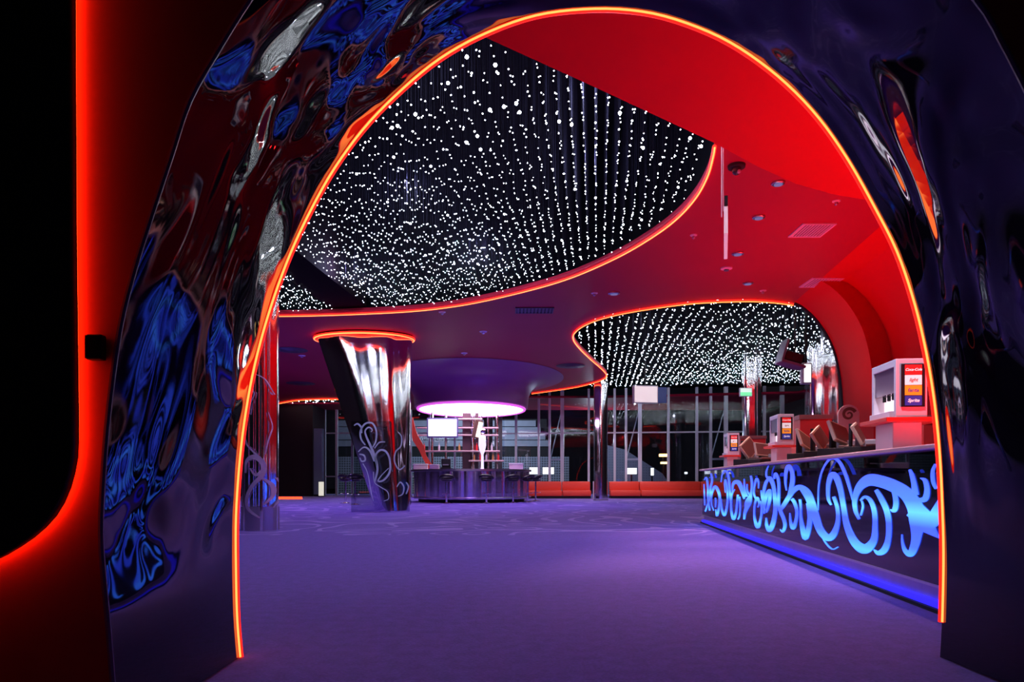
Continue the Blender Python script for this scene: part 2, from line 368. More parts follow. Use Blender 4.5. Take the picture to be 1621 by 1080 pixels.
# match by angle about a common centre so the loft stays straight
def by_angle(pts, n, c=(0.33, 0.9)):
    A = [math.atan2(p.z-c[1], -(p.x-c[0])) for p in pts]   # left bottom ~ -0.6 ... right bottom ~ pi+0.6
    A = [a if a > -PI/2 else a+2*PI for a in A]
    lo, hi = A[0], A[-1]; out = []; k = 0
    for i in range(n):
        t = lo+(hi-lo)*i/(n-1)
        while k < len(A)-2 and A[k+1] < t: k += 1
        f = (t-A[k])/max(1e-9, A[k+1]-A[k]); out.append(pts[k].lerp(pts[k+1], min(1, max(0, f))))
    return out
inner_a, outer_a = by_angle(inner, 121), by_angle(outer, 121)
for L_ in (inner_a, outer_a, inner, outer):
    for p in L_: p.z = max(0.002, p.z)
portal = thing('archway', 'rounded archway lined in glossy dark wavy lacquer with a glowing red neon edge', 'archway', (0.33, YI, 0))
def rel(pts, o=(0.33, YI, 0)): return [Vector(p)-Vector(o) for p in pts]
bm = bmesh.new(); rows = []
A_, B_ = rel(inner_a), rel(outer_a); NS = 14
for i in range(121):
    row = []
    for s in range(NS+1):
        t = s/NS; p = A_[i].lerp(B_[i], t)
        c = Vector((0, p.y, 1.0)); d = (p-c); bulge = -0.015*math.sin(PI*t)
        row.append(bm.verts.new(p+Vector((d.x, 0, d.z)).normalized()*bulge))
    rows.append(row)
for r_, s_ in zip(rows, rows[1:]):
    for k in range(NS): bm.faces.new((r_[k], r_[k+1], s_[k+1], s_[k]))
lin = obj('glossy_lining', bm, M['lacquer'], portal, True)
bm = bmesh.new(); tube(bm, rel(outer), 0.008, 6); obj('outer_trim', bm, mat('dark_trim', (0.10,0.07,0.16), 0.3), portal, True)
neon_pts = [p for i, p in enumerate(inner)]
neon_pts = [p for p in neon_pts if not (p.x > 0.33 and p.z < 0.15)]
bm = bmesh.new(); tube(bm, rel(neon_pts), 0.0145, 10); 
ns = obj('neon_sleeve', bm, M['neon_glow'], portal, True, label='red outer sleeve of the neon line')
q = [p+(Vector((0.33, 0, 0.85))-p).normalized()*0.0120 for p in neon_pts]
bm = bmesh.new(); tube(bm, rel(q), 0.0046, 8); obj('neon_core', bm, M['neon_core'], ns, True, label='yellow orange glowing core of the neon line')

# front wall round the arch: solid block with the arch cut out
def xz(pts, grow):
    out = []
    for i, p in enumerate(pts):
        a = pts[max(0, i-1)]; b_ = pts[min(len(pts)-1, i+1)]; t = (b_-a); t.y = 0; t.normalize()
        out.append((p.x - t.z*grow, max(0.0, p.z + t.x*grow)))
    return out
def front_slab(name, pts, grow, y0, y1, m):
    h = xz(pts, grow); h[0] = (h[0][0], 0.0); h[-1] = (h[-1][0], 0.0)
    poly = [(-5.5, 0.0)] + h + [(5.6, 0.0), (5.6, 5.2), (-5.5, 5.2)]
    b_ = plate([poly], -y1, -y0, XZ)
    return struct(name, b_, m)
front_slab('wall_front', outer, 0.012, YO+0.012, YO+0.16, M['front_wall'])
front_slab('wall_arch_rear', inner, 0.03, YI-0.08, YI+0.0, M['dark_wall'])

# black rounded panel standing off the front wall, red tape behind its edge
YP = 1.93
pe = [(108,-420),(108,0),(109,200),(110,400),(112,560),(113,700),(108,745),(96,785),(76,820),(48,848),(20,868),(-10,885),(-60,905),(-140,925),(-400,940)]
pe = [P(a, b, YP) for a, b in pe]
edge = resample(cat([tuple(p) for p in pe], 6), 70)
panel = thing('wall_panel', 'tall black wall panel with rounded corner left of the archway, red glow behind its edge', 'panel', (-1.9, YP, 0))
poly = [(p.x+1.9, p.z) for p in edge] + [(-2.1, 0.40), (-2.1, 3.2)]
obj('face', plate([poly], -0.035, 0.0, XZ), M['black_panel'], panel)
sh = [Vector((p.x-0.030, YP+0.068, p.z+0.010)) for p in edge]
bm = bmesh.new(); tube(bm, [p-Vector((-1.9, YP, 0)) for p in sh], 0.008, 6); obj('red_light_tape', bm, M['hidden_red'], panel, True, label='red light tape hidden behind the panel edge')
bm = bmesh.new()
for p in (edge[8], edge[24], edge[48]): 
    q_ = p-Vector((-1.9, YP, 0)); tube(bm, [q_+Vector((-0.2, 0.03, 0.1)), q_+Vector((-0.2, 0.083, 0.1))], 0.012, 8)
obj('standoff', bm, M['steel'], panel, True)
# small black device on the red wall
c_ = P(157, 552, YO+0.01)
dv = thing('wall_switch', 'small black box on the red wall just left of the archway', 'switch', (c_.x, c_.y, c_.z))
obj('housing', bx(-0.022, 0.022, -0.028, 0.001, -0.037, 0.037, bev=0.004), M['black'], dv)
obj('rim', bx(-0.0245, -0.021, -0.030, -0.001, -0.034, 0.034, bev=0.001), mat('glossy_rim', (0.2,0.02,0.02), 0.15), dv)

# ------------------------------------------------------------ ceiling with three openings
h1px = [(1131,228),(1128,245),(1119,276),(1100,310),(1070,343),(1030,373),(975,405),(905,436),(840,456),(760,475),(700,485),(640,491),(560,495),(500,497),(440,498)]
h1v = [tuple(onz(a, b, ZC)) for a, b in h1px]
h1close = [(-7.2,15.6,ZC),(-9.0,14.8,ZC),(-10.0,12.5,ZC),(-10.0,9.5,ZC),(-8.5,6.8,ZC),(-5.8,5.0,ZC),(-2.5,4.3,ZC),(0.2,4.5,ZC),(1.7,5.6,ZC)]
h1 = cat(h1v+h1close, 6, True)
h2px = [(1255,480),(1225,476),(1190,474),(1140,475),(1090,478),(1030,486),(975,496),(935,508),(913,521),(907,533),(916,548),(935,567),(954,584),(960,594),(948,602),(915,611),(878,617),(842,622)]
h2v = [tuple(onz(a, b, ZC)) for a, b in h2px]
h2c = [(0.1,30.2,ZC),(0.2,31.0,ZC),(4.0,31.2,ZC),(12.4,29.5,ZC),(12.6,22,ZC),(12.0,16.2,ZC),(8.5,14.9,ZC)]
h2 = cat(h2v+h2c[:1], 6) + [tuple(p) for p in h2c[1:]]
h3px = [(440,638),(468,633),(505,631),(545,631),(590,632),(625,634)]
h3v = [tuple(onz(a, b, ZC)) for a, b in h3px]
h3 = cat(h3v, 5)+[(-5.0,33.7,ZC),(-11.2,33.7,ZC)]
ol = [(-16.5,2.9),(4.75,2.9),(6.02,14.5),(6.02,14.62),(13.4,14.62),(13.4,36.4),(-16.5,36.4)]
struct('ceiling', plate([ol, [p[:2] for p in h1], [p[:2] for p in h2], [p[:2] for p in h3]], ZC, ZC+0.10), M['ceiling'])
struct('ceiling_void', bx(-16.6, 13.5, 2.9, 36.5, 6.3, 6.4), M['void'])
bm = bmesh.new(); box(bm, -16.7, -16.5, 2.9, 36.5, 0, 6.35); struct('wall_left', bm, M['dark_wall'])
# vertical fascia above the openings
def fascia(pts, z0, z1, closed):
    bm = bmesh.new(); N = len(pts)
    vs = [(bm.verts.new((p[0], p[1], z0)), bm.verts.new((p[0], p[1], z1))) for p in pts]
    for i in range(N if closed else N-1):
        a, b_ = vs[i], vs[(i+1) % N]; bm.faces.new((a[0], b_[0], b_[1], a[1]))
    return bm
struct('trim_1', fascia(h1, ZC+0.10, 6.3, True), M['void'])
# neon lines
def neon(pts, r, label, group='red neon lines round the ceiling openings'):
    o0 = Vector(pts[0]); bm = bmesh.new(); tube(bm, [Vector(p)-o0 for p in pts], r, 8)
    o = tag(obj('neon_line', bm, M['neon_halo'], None, True, loc=o0), label, 'neon light', group)
    bm = bmesh.new(); tube(bm, [Vector(p)-o0+Vector((0, -0.35*r, -0.72*r)) for p in pts], r*0.46, 8)
    obj('neon_core', bm, M['neon_core'], o, True, label='bright orange core'); return o
def drop(pts, d=0.03): return [(p[0], p[1], p[2]-d) for p in pts]
neon(drop(cat(h1v+h1close[:2], 6)), 0.024, 'long red neon line curving along the far edge of the large star opening')
neon(drop(cat(h2v, 6)), 0.028, 'red neon line round the smaller star opening above the counter and windows')
neon(drop(cat(h3v, 5)), 0.035, 'short red neon line on the ceiling far left behind the chrome columns')
# lower soffit behind the arch
sof = [(770,60),(860,101),(950,142),(1040,184),(1130,226),(1200,264),(1260,291),(1320,308),(1380,318),(1440,323)]
sf = [tuple(onz(a, b, ZS))[:2] for a, b in sof]
sofp = [(-5.4,2.905),(-3.0,2.95),(-1.4,3.65)] + sf + [(5.0,7.45),(5.3,7.4),(4.75,2.905)]
struct('ceiling_soffit', plate([sofp], ZS, ZC-0.003), M['red_paint'])

# ------------------------------------------------------------ star bulbs
def inpoly(x, y, poly):
    c = False; j = len(poly)-1
    for i in range(len(poly)):
        xi, yi = poly[i][0], poly[i][1]; xj, yj = poly[j][0], poly[j][1]
        if (yi > y) != (yj > y) and x < (xj-xi)*(y-yi)/(yj-yi)+xi: c = not c
        j = i
    return c
def topx(v): return (CX+v[0]*FPX/v[1], HY-(v[2]-CZ)*FPX/v[1])
AX = 0.125
def field(poly, x0, x1, y0, y1, dx, dy, zr, keep=lambda a, b: True):
    out = []; n = int((x1-x0)/dx)
    for i in range(n):
        y = y0+R.random()*dy; xb = x0+i*dx
        while y < y1:
            x = xb+AX*(y-10)+R.gauss(0, 0.006 if y0 < 10 else 0.016)
            if inpoly(x, y, poly) and inpoly(x+0.05, y+0.05, poly) and inpoly(x-0.05, y-0.05, poly):
                z = ZC+0.04+R.random()**1.3*zr
                if keep(x, y): out.append((x, y, z))
            y += dy*(0.65+0.7*R.random())
    return out
bandA = [tuple(onz(a, b, ZC+0.15))[:2] for a, b in [(440,372),(470,392),(530,437),(600,489),(545,492),(500,462),(455,428),(430,410)]]
F1 = field(h1, -12, 4, 4.4, 16.5, 0.135, 0.115, 0.18, lambda x, y: not inpoly(x, y, bandA))
F2 = field([p[:2] for p in h2], -1, 13.5, 14.4, 28.0, 0.20, 0.20, 0.13, lambda x, y: y < 28.2-0.12*x)
F3 = field([p[:2] for p in h3], -14, -4, 31, 35.5, 0.24, 0.25, 0.3)
arch_px = [(a, b) for a, b in inner_px]
def visible(v):
    px, py = topx(v)
    if not inpoly(px, py, arch_px): return False
    ys = None
    for (a, b), (c, d) in zip(sof, sof[1:]):
        if a <= px <= c: ys = b+(d-b)*(px-a)/(c-a)
    if ys is not None and py < ys+4: return False
    return py > 15
vis = sorted([v for v in F1 if visible(v)], key=lambda v: v[1])
near = vis[:300]; nearset = set(near)
def ico(bm, c, r, sub=1):
    bmesh.ops.create_icosphere(bm, subdivisions=sub, radius=r, matrix=Matrix.Translation(c))
bm = bmesh.new(); ico(bm, (0,0,0), 0.0068, 2)
b0 = obj('star_bulb', bm, M['bulb'], None, True)
tag(b0, 'tiny white star bulb hanging in the near part of the large ceiling opening', 'bulb', 'single star bulbs in the near part of the large ceiling opening')
for i, v in enumerate(near):
    o = b0 if i == 0 else b0.copy()
    if i: C.objects.link(o)
    o.location = v; k_ = R.random(); s = 2.6 if k_ < 0.06 else (1.5 if k_ < 0.16 else 0.75+0.35*R.random()); o.scale = (s, s, s)
def bulbs(name, pts, label, r, catg='bulb'):
    verts = []; faces = []
    t = bmesh.new(); bmesh.ops.create_icosphere(t, subdivisions=1, radius=1)
    tv = [v.co.copy() for v in t.verts]; tf = [[v.index for v in f.verts] for f in t.faces]; t.free()
    for p in pts:
        b_ = len(verts); rr = r*(2.3 if R.random() < 0.02 else 0.7+0.45*R.random())
        verts += [(p[0]+q.x*rr, p[1]+q.y*rr, p[2]+q.z*rr) for q in tv]; faces += [[b_+k for k in f] for f in tf]
    me = bpy.data.meshes.new(name); me.from_pydata(verts, [], faces); me.materials.append(M['bulb'])
    o = bpy.data.objects.new(name, me); C.objects.link(o); tag(o, label, catg, None, 'stuff'); return o
bulbs('star_bulbs', [v for v in F1 if v not in nearset and v[1] < 17], 'mass of tiny white star bulbs filling the rest of the large ceiling opening', 0.0072)
bulbs('star_bulbs', F2, 'mass of tiny white star bulbs in the smaller opening before the windows', 0.0092)
bulbs('star_bulbs', F3, 'sliver of tiny white star bulbs on the ceiling far left behind the columns', 0.018)
verts = []; faces = []
for p in F1+F2[::2]:
    b_ = len(verts); q = 0.0013 if p[1] < 14 else 0.002
    for z in (p[2]+0.008, 6.3): verts += [(p[0]-q, p[1], z), (p[0]+q, p[1], z), (p[0], p[1]+q, z)]
    faces += [(b_, b_+1, b_+4, b_+3), (b_+1, b_+2, b_+5, b_+4), (b_+2, b_, b_+3, b_+5)]
me = bpy.data.meshes.new('hanging_wires'); me.from_pydata(verts, [], faces); me.materials.append(M['wire'])
tag(bpy.data.objects.new('hanging_wires', me), 'fine dark wires that hang the star bulbs in the ceiling openings', 'wires', None, 'stuff')
C.objects.link(bpy.data.objects['hanging_wires'])
# dark beam across the large opening
pA, pB = onz(452, 398, ZC+0.3), onz(575, 492, ZC+0.3)
d = (pB-pA); nrm = Vector((d.y, -d.x, 0)).normalized()
bm = bmesh.new(); e0 = [pA-d*0.8, pB+d*0.02]
vs = []
for p in e0:
    for s in (-0.42, 0.42):
        for z in (ZC+0.12, 6.29): vs.append(bm.verts.new((p.x+nrm.x*s, p.y+nrm.y*s, z)))
for f in ((0,1,3,2),(4,6,7,5),(0,4,5,1),(2,3,7,6),(0,2,6,4),(1,5,7,3)): bm.faces.new([vs[i] for i in f])
bmesh.ops.recalc_face_normals(bm, faces=bm.faces); struct('ceiling_beam', bm, mat('beam_black', (0.004,0.002,0.003), 0.9, spec=0.05))

# ------------------------------------------------------------ red cove wall on the right
prof = [(0,4.55),(0.20,4.44),(0.46,4.20),(0.70,3.86),(0.87,3.47),(0.98,2.95),(1.03,2.4),(1.03,0.0)]
prof = cat(prof[:-1], 4)+[(1.03,0.0)]
def xc(y): return 6.0+0.118*(y-14.5)
def cove(y0, y1, off, thick=0.0):
    bm = bmesh.new(); rows = []
    n = 8
    for i in range(n+1):
        y = y0+(y1-y0)*i/n
        rows.append([bm.verts.new((xc(y)+(a+off if a > 0 or off == 0 else off*0.0), y, z)) for a, z in prof])
    for r_, s_ in zip(rows, rows[1:]):
        for k in range(len(prof)-1): bm.faces.new((r_[k], s_[k], s_[k+1], r_[k+1]))
    return bm
struct('wall_right', cove(12.9, 14.5, 0.0), M['red_paint'], True)
bm = cove(2.9, 12.9, 0.42)
struct('wall_right_near', bm, M['red_paint'], True)
bm = bmesh.new(); y = 12.9; rows = []
for a, z in prof: rows.append((bm.verts.new((xc(y)+a, y, z)), bm.verts.new((xc(y)+(a+0.42 if a > 0 else 0.0), y, z))))
for r_, s_ in zip(rows, rows[1:]):
    vs = [r_[0], r_[1], s_[1], s_[0]]
    try: bm.faces.new(vs)
    except ValueError: pass
struct('wall_right_step', bm, M['red_paint'])
bm = bmesh.new(); tube(bm, [(xc(14.5)+a+0.01, 14.5, z) for a, z in prof], 0.045, 8); struct('trim_2', bm, M['black'], True)
bm = bmesh.new(); box(bm, 13.4, 13.6, 14.6, 36.5, 0, 6.35); box(bm, 7.1, 13.6, 14.56, 14.64, 0, 6.35); struct('wall_far_right', bm, M['dark_wall'])

# ------------------------------------------------------------ ceiling fittings
def ceiling_pt(px, py): return onz(px, py, ZC)
def downlight(px, py, r, label, lens=True, group=None):
    p = ceiling_pt(px, py); t = thing('downlight', label, 'ceiling light', (p.x, p.y, ZC), 0, group)
    bm = bmesh.new(); lathe(bm, [(r*0.72, -0.004), (r*0.80, -0.028), (r, -0.020), (r*1.02, 0.0)], 24); obj('ring', bm, M['steel'], t, True)
    bm = bmesh.new(); lathe(bm, [(r*0.60, -0.034), (r*0.66, -0.024)], 20); obj('lens', bm, M['lens_blue'] if lens else M['white_trim'], t, True)
    return t
downlight(1232, 289, 0.085, 'round silver downlight on the red ceiling nearest the camera dome')
downlight(1201, 343, 0.09, 'round silver downlight in the middle of the counter row')
downlight(1168, 401, 0.10, 'round silver downlight furthest along the row beside the hanging sign')
downlight(1184, 448, 0.10, 'small silver downlight just before the smaller star opening')
downlight(972, 464, 0.12, 'small silver downlight on the dark red ceiling between the two openings')
def speaker(px, py, r, label):
    p = ceiling_pt(px, py); t = thing('sprinkler_rose', label, 'ceiling fitting', (p.x, p.y, ZC))
    bm = bmesh.new(); lathe(bm, [(r, 0.0), (r*0.95, -0.012), (r*0.5, -0.02)], 16); obj('plate', bm, M['white_trim'], t, True)
    bm = bmesh.new(); lathe(bm, [(r*0.4, -0.02), (r*0.42, -0.05), (r*0.15, -0.065)], 12); obj('nozzle', bm, M['steel'], t, True)
for a in [(1324,318,0.055,'small pale ceiling fitting near the arch beyond the lower red soffit'),
          (1098,372,0.055,'small pale ceiling fitting left of the hanging sign tip'),
          (1208,460,0.065,'small pale ceiling fitting just above the counter end of the neon'),
          (941,464,0.07,'small pale ceiling fitting left of the small silver downlight'),
          (700,494,0.08,'small pale ceiling fitting under the long neon line near the big column'),
          (735,559,0.10,'small pale ceiling fitting above the bar drum'),
          (765,525,0.10,'small pale ceiling fitting between bar drum and long neon line'),
          (478,563,0.11,'small pale ceiling fitting left of the big tapered column')]: speaker(*a)
p = ceiling_pt(1150, 424); t = thing('smoke_detector', 'flat pale round detector on the red ceiling beyond the hanging sign', 'smoke detector', (p.x, p.y, ZC))
bm = bmesh.new(); lathe(bm, [(0.10, 0.0), (0.10, -0.02), (0.06, -0.035)], 20); obj('base', bm, M['white_trim'], t, True)
bm = bmesh.new(); lathe(bm, [(0.05, -0.035), (0.045, -0.055)], 16); obj('sensor', bm, M['steel'], t, True)
def vent(c, w_, h_, label, fm, slats=8, ang=0.0):
    p = ceiling_pt(*c); t = thing('ceiling_vent', label, 'vent', (p.x, p.y, ZC), ang)
    bm = bmesh.new()
    for a in ((-w_/2, w_/2, -h_/2, -h_/2+0.03), (-w_/2, w_/2, h_/2-0.03, h_/2), (-w_/2, -w_/2+0.03, -h_/2+0.03, h_/2-0.03), (w_/2-0.03, w_/2, -h_/2+0.03, h_/2-0.03)):
        box(bm, a[0], a[1], a[2], a[3], -0.02, 0.0)
    obj('frame', bm, fm, t)
    bm = bmesh.new(); box(bm, -w_/2+0.03, w_/2-0.03, -h_/2+0.03, h_/2-0.03, -0.004, -0.001); obj('backing', bm, M['black'], t)
    for i in range(slats):
        x = -w_/2+0.03+(i+0.5)*(w_-0.06)/slats
        obj('slat', bx(x-0.3*(w_-0.06)/slats, x+0.25*(w_-0.06)/slats, -h_/2+0.03, h_/2-0.03, -0.017, -0.008), fm, t)
vent((1285,364), 0.50, 0.55, 'pale slatted air vent on the red ceiling nearer the arch', M['white_trim'], 10)
vent((1300,447), 0.60, 0.60, 'pale slatted air vent on the red ceiling nearer the red cove wall', M['white_trim'], 10)
def round_vent(c, r, label):
    p = ceiling_pt(*c); t = thing('ceiling_vent', label, 'vent', (p.x, p.y, ZC))
    bm = bmesh.new()
    for k in range(3): lathe(bm, [(r*(1-0.3*k), -0.005-0.012*k), (r*(0.96-0.3*k), -0.02-0.012*k)], 28)
    obj('cone', bm, mat('dark_vent', (0.05,0.035,0.03), 0.5), t, True)
vent((846,491), 0.85, 0.5, 'dark slatted air vent on the violet ceiling under the long neon line', mat('dark_slat', (0.05,0.035,0.05), 0.5), 10)
round_vent((903,579), 0.48, 'dark round air vent left of the neon loop near the windows')
round_vent((462,554), 0.45, 'dark round air vent nearer the left chrome column')
round_vent((476,607), 0.55, 'dark round air vent furthest back on the left ceiling')
# dome camera
p = ceiling_pt(1166, 262); t = thing('dome_camera', 'black dome security camera on the red ceiling beside the hanging sign', 'camera', (p.x, p.y, ZC))
bm = bmesh.new(); lathe(bm, [(0.105, 0.0), (0.10, -0.03), (0.08, -0.035)], 24); obj('mount', bm, M['black'], t, True)
bm = bmesh.new(); lathe(bm, [(0.055, -0.035), (0.055, -0.07), (0.042, -0.10), (0.015, -0.115)], 20); obj('dome', bm, mat('smoked_dome', (0.03,0.02,0.03), 0.08), t, True)
bm = bmesh.new(); ico(bm, (0.015, -0.03, -0.085), 0.028, 2); obj('lens', bm, M['grey_plastic'], t, True)
# hanging sign seen edge-on
D = 7.4; p1, p2 = P(1142, 232, D), P(1150, 372, D)
t = thing('hanging_sign', 'thin white sign hanging edge-on from two rods under the red ceiling', 'sign', (P(1146, 300, D).x, D, ZC), -math.atan2(P(1146, 300, D).x, D))
zt, zb = P(0, 345, D).z-ZC, P(0, 300, D).z-ZC
a = 0.35
Mr = Matrix.Rotation(0.0, 4, 'Z')
bm = bmesh.new()
box(bm, -0.030, -0.018, 0.0, 0.012, P(0, 343, D).z-ZC, 0.0); obj('rod', bm, M['white_trim'], t)
bm = bmesh.new(); box(bm, -0.010, -0.004, 0.25, 0.262, P(0, 320, D).z-ZC, 0.0); obj('rod', bm, M['white_trim'], t)
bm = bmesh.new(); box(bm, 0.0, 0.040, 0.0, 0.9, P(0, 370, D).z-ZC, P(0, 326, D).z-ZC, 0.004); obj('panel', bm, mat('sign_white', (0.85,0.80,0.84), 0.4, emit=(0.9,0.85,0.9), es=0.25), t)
bm = bmesh.new(); box(bm, 0.004, 0.040, -0.02, 0.06, P(0, 327, D).z-ZC, P(0, 311, D).z-ZC, 0.004); obj('clamp', bm, M['black'], t)

# ------------------------------------------------------------ chrome columns
def lobes(n, amp, ph=0.0): return lambda a, z: 1+amp*math.cos(n*a+ph)
def scroll(bm, c, r0, turns, a0, w0, w1, f, off, sgn=1):
    pts = []; n = int(18*turns)
    for i in range(n+1):
        t_ = i/n; r = r0*(1-0.85*t_); a = a0+sgn*2*PI*turns*t_
        pts.append((c[0]+r*math.cos(a), c[1]+r*math.sin(a), w0+(w1-w0)*t_))
    ribbon(bm, pts, f, off, 2)
# the big tapered column
Dc = 17.9
big = thing('tapered_column', 'big mirrored column widening upward under a red neon ring, left of the bar', 'column', (P(620, HY, Dc).x, Dc, 0))
bm = bmesh.new(); rows = []; nz = 28; nn = 96
k_ = Dc/FPX
for i in range(nz+1):
    t_ = i/nz; z = ZC*t_-0.0
    left = (595+(504-595)*t_**1.0); right = 650+(-2)*math.sin(PI*t_)
    cx_ = ((left+right)/2-620)*k_; hw = (right-left)/2*k_
    ring = []
    for j in range(nn):
        a = 2*PI*j/nn; q_ = 1+0.05*math.cos(7*a+0.9)*(0.4+0.6*t_)
        ring.append(bm.verts.new((cx_+hw*q_*math.cos(a), 0.72*q_*math.sin(a)+0.05, z)))
    rows.append(ring)
for A1, B1 in zip(rows, rows[1:]):
    for j in range(nn): bm.faces.new((A1[j], A1[(j+1) % nn], B1[(j+1) % nn], B1[j]))
obj('mirror_skin', bm, M['chrome'], big, True)
tl, tr = 499, 655; hw = (tr-tl)/2*k_; cx_ = ((tl+tr)/2-620)*k_
ring = [(cx_+hw*math.cos(2*PI*j/64), 0.82*math.sin(2*PI*j/64), ZC-0.07) for j in range(64)]
bm = bmesh.new(); tube(bm, ring, 0.036, 8, closed=True); nr = obj('neon_ring', bm, M['neon_halo'], big, True, label='red neon ring at the head of the column')
bm = bmesh.new(); tube(bm, [(p[0]*1.004, p[1]*1.03-0.002, p[2]-0.022) for p in ring], 0.018, 8, closed=True); obj('ring_core', bm, M['neon_core'], nr, True, label='bright orange core')
bm = bmesh.new(); 
ringA = [bm.verts.new((cx_+(hw*0.99)*math.cos(2*PI*j/64), 0.82*math.sin(2*PI*j/64), ZC-0.05)) for j in range(64)]
ringB = [bm.verts.new((cx_+(hw*0.99)*math.cos(2*PI*j/64), 0.82*math.sin(2*PI*j/64), ZC-0.002)) for j in range(64)]
for j in range(64): bm.faces.new((ringA[j], ringA[(j+1) % 64], ringB[(j+1) % 64], ringB[j]))
bm.faces.new(ringA[::-1]); bm.faces.new(ringB); obj('cap', bm, M['black'], big)
# etched glass screens before it
def glass_screen(x0, x1, ytop, ybot, D, label, strokes):
    a, b_ = P(x0, ybot, D), P(x1, ytop, D)
    t = thing('glass_screen', label, 'glass screen', (a.x, D, 0), 0)
    W_, H_ = b_.x-a.x, b_.z
    obj('pane', bx(0, W_, 0, 0.012, 0.0, H_), M['screen_glass'], t)
    bm = bmesh.new()
    f = lambda u, v: Vector(((u-CX)*D/FPX-a.x, -0.006, CZ-(v-HY)*D/FPX))
    for s in strokes: ribbon(bm, s, f, Vector((0, 0.005, 0)), 5)
    obj('etched_scroll', bm, M['etch'], t)
Z2 = lambda L: [(430+x/5.4, 660+y/5.4, w_/5.4) for x, y, w_ in L]
st = [Z2(s) for s in [
 [(880,560,12),(905,450,18),(885,350,22),(850,260,20),(810,170,16),(800,120,12),(830,90,12),(860,110,10),(850,130,6)],
 [(800,240,10),(765,190,14),(760,120,14),(800,60,14),(860,55,14),(895,120,14),(890,210,14),(865,260,10)],
 [(705,75,8),(735,60,14),(765,90,14),(770,140,10)],
 [(750,320,10),(790,330,14),(800,370,14),(770,380,12),(755,350,8)],
 [(740,300,8),(790,260,12),(840,290,16),(880,380,18)],
 [(880,270,8),(920,220,12),(970,215,10)],
 [(900,420,12),(890,330,14),(930,285,16),(980,300,16),(1010,370,14),(1010,470,16),(960,540,16),(910,550,12),(940,500,8),(1000,440,6)],
 [(780,400,8),(820,480,8),(850,640,8),(870,720,5)],
 [(870,470,8),(880,560,8),(930,600,8),(990,640,8),(1000,700,6),(960,720,4)]]]
glass_screen(556, 618, 667, 808, 16.6, 'tall glass screen with pale etched scrolls before the big tapered column', st)
st = [Z2(s) for s in [[(1080,130,6),(1110,170,10),(1105,250,10),(1060,300,12),(1050,380,12),(1090,450,12),(1140,420,8)],
 [(1070,600,8),(1100,560,12),(1130,600,12),(1120,660,10),(1080,680,8)], [(1150,560,10),(1170,600,12),(1150,660,10)]]]
glass_screen(625, 648.5, 660, 808, 16.9, 'narrow glass screen with etched scrolls at right edge of the big column', st)

# left chrome column
Dl = 10.55; xl = P(412, HY, Dl).x; rl = 28.5/FPX*Dl
lc = thing('chrome_column', 'chrome column with violet scroll decoration right beside the archway left edge', 'column', (xl, Dl, 0))
bm = bmesh.new(); lathe(bm, [(rl*0.95, 0.0), (rl*0.97, 2.0), (rl*1.0, 6.25)], 72, shape=lobes(6, 0.06, 0.4)); obj('shaft', bm, M['chrome'], lc, True)
bm = bmesh.new(); lathe(bm, [(rl*1.0, 0.0), (rl*1.0, 0.36), (rl*0.88, 0.365)], 48, shape=lobes(24, 0.015)); obj('plinth', bm, mat('plinth_metal', (0.40,0.34,0.48), 0.3, 0.8), lc, True)
bm = bmesh.new()
def f_cyl(u, v):
    dx = (u-412)*Dl/FPX; r_ = rl*1.04
    dx = max(-r_*0.999, min(r_*0.999, dx)); return Vector((dx, -math.sqrt(r_*r_-dx*dx), CZ-(v-HY)*(Dl-0.25)/FPX))
Z3 = lambda L: [(340+x/2.7, 460+y/2.7, w_/2.7) for x, y, w_ in L]
for s in [[(158,780,4),(165,730,14),(200,712,20),(232,740,20),(228,790,18),(195,830,16),(168,880,16),(170,930,14),(220,972,6)],
          [(180,760,4),(205,790,10),(228,770,10)],[(225,800,6),(260,830,14),(262,880,12),(235,915,6)],
          [(150,600,4),(160,650,10),(195,690,12),(225,720,10)],[(175,430,3),(200,440,8),(185,480,8),(178,530,6)],
          [(240,700,4),(250,640,8),(262,580,6),(250,520,4)],[(205,360,3),(240,380,8),(268,440,5)],[(265,930,4),(285,860,8),(272,800,4)]]:
    ribbon(bm, [(a, b, c*(1.0 if b > 720 else 0.55)) for a, b, c in Z3(s)], f_cyl, Vector((0, -0.006, 0)), 5)
obj('scroll', bm, M['etch_violet'], lc)
bm = bmesh.new()
for k in range(7):
    a = -PI/2+(-0.84+0.28*k); tube(bm, [(rl*1.0*math.cos(a), rl*1.0*math.sin(a), 0.37), (rl*1.02*math.cos(a), rl*1.02*math.sin(a), 3.4)], 0.010, 6)
obj('metal_rib', bm, mat('rib_metal', (0.8,0.6,0.7), 0.2, 1.0), lc, True)

# slim column before the windows
def plain_column(px, D, r0, r1, label, z1=6.2, lob=None):
    t = thing('chrome_column', label, 'column', (P(px, HY, D).x, D, 0))
    bm = bmesh.new(); lathe(bm, [(r0, 0.03), (r0, 1.6), (r0+(r1-r0)*0.4, 3.2), (r1, z1)], 64, shape=lob); obj('shaft', bm, M['chrome'], t, True)
    bm = bmesh.new(); lathe(bm, [(r0*1.15, 0), (r0*1.15, 0.05), (r0*1.02, 0.055)], 48); obj('base_ring', bm, M['steel'], t, True)
plain_column(951, 26.6, 0.25, 0.27, 'slim chrome column between the two red sofas before the windows', ZC+1.6, lobes(4, 0.05))
plain_column(1190, 21.5, 0.27, 0.30, 'slim chrome column rising behind the far end of the concession counter', 6.25, lobes(5, 0.05))
plain_column(1316, 19.6, 0.66, 0.72, 'wide mirrored column seen against the black edge of the red cove', 6.25, lobes(5, 0.06, 0.9))

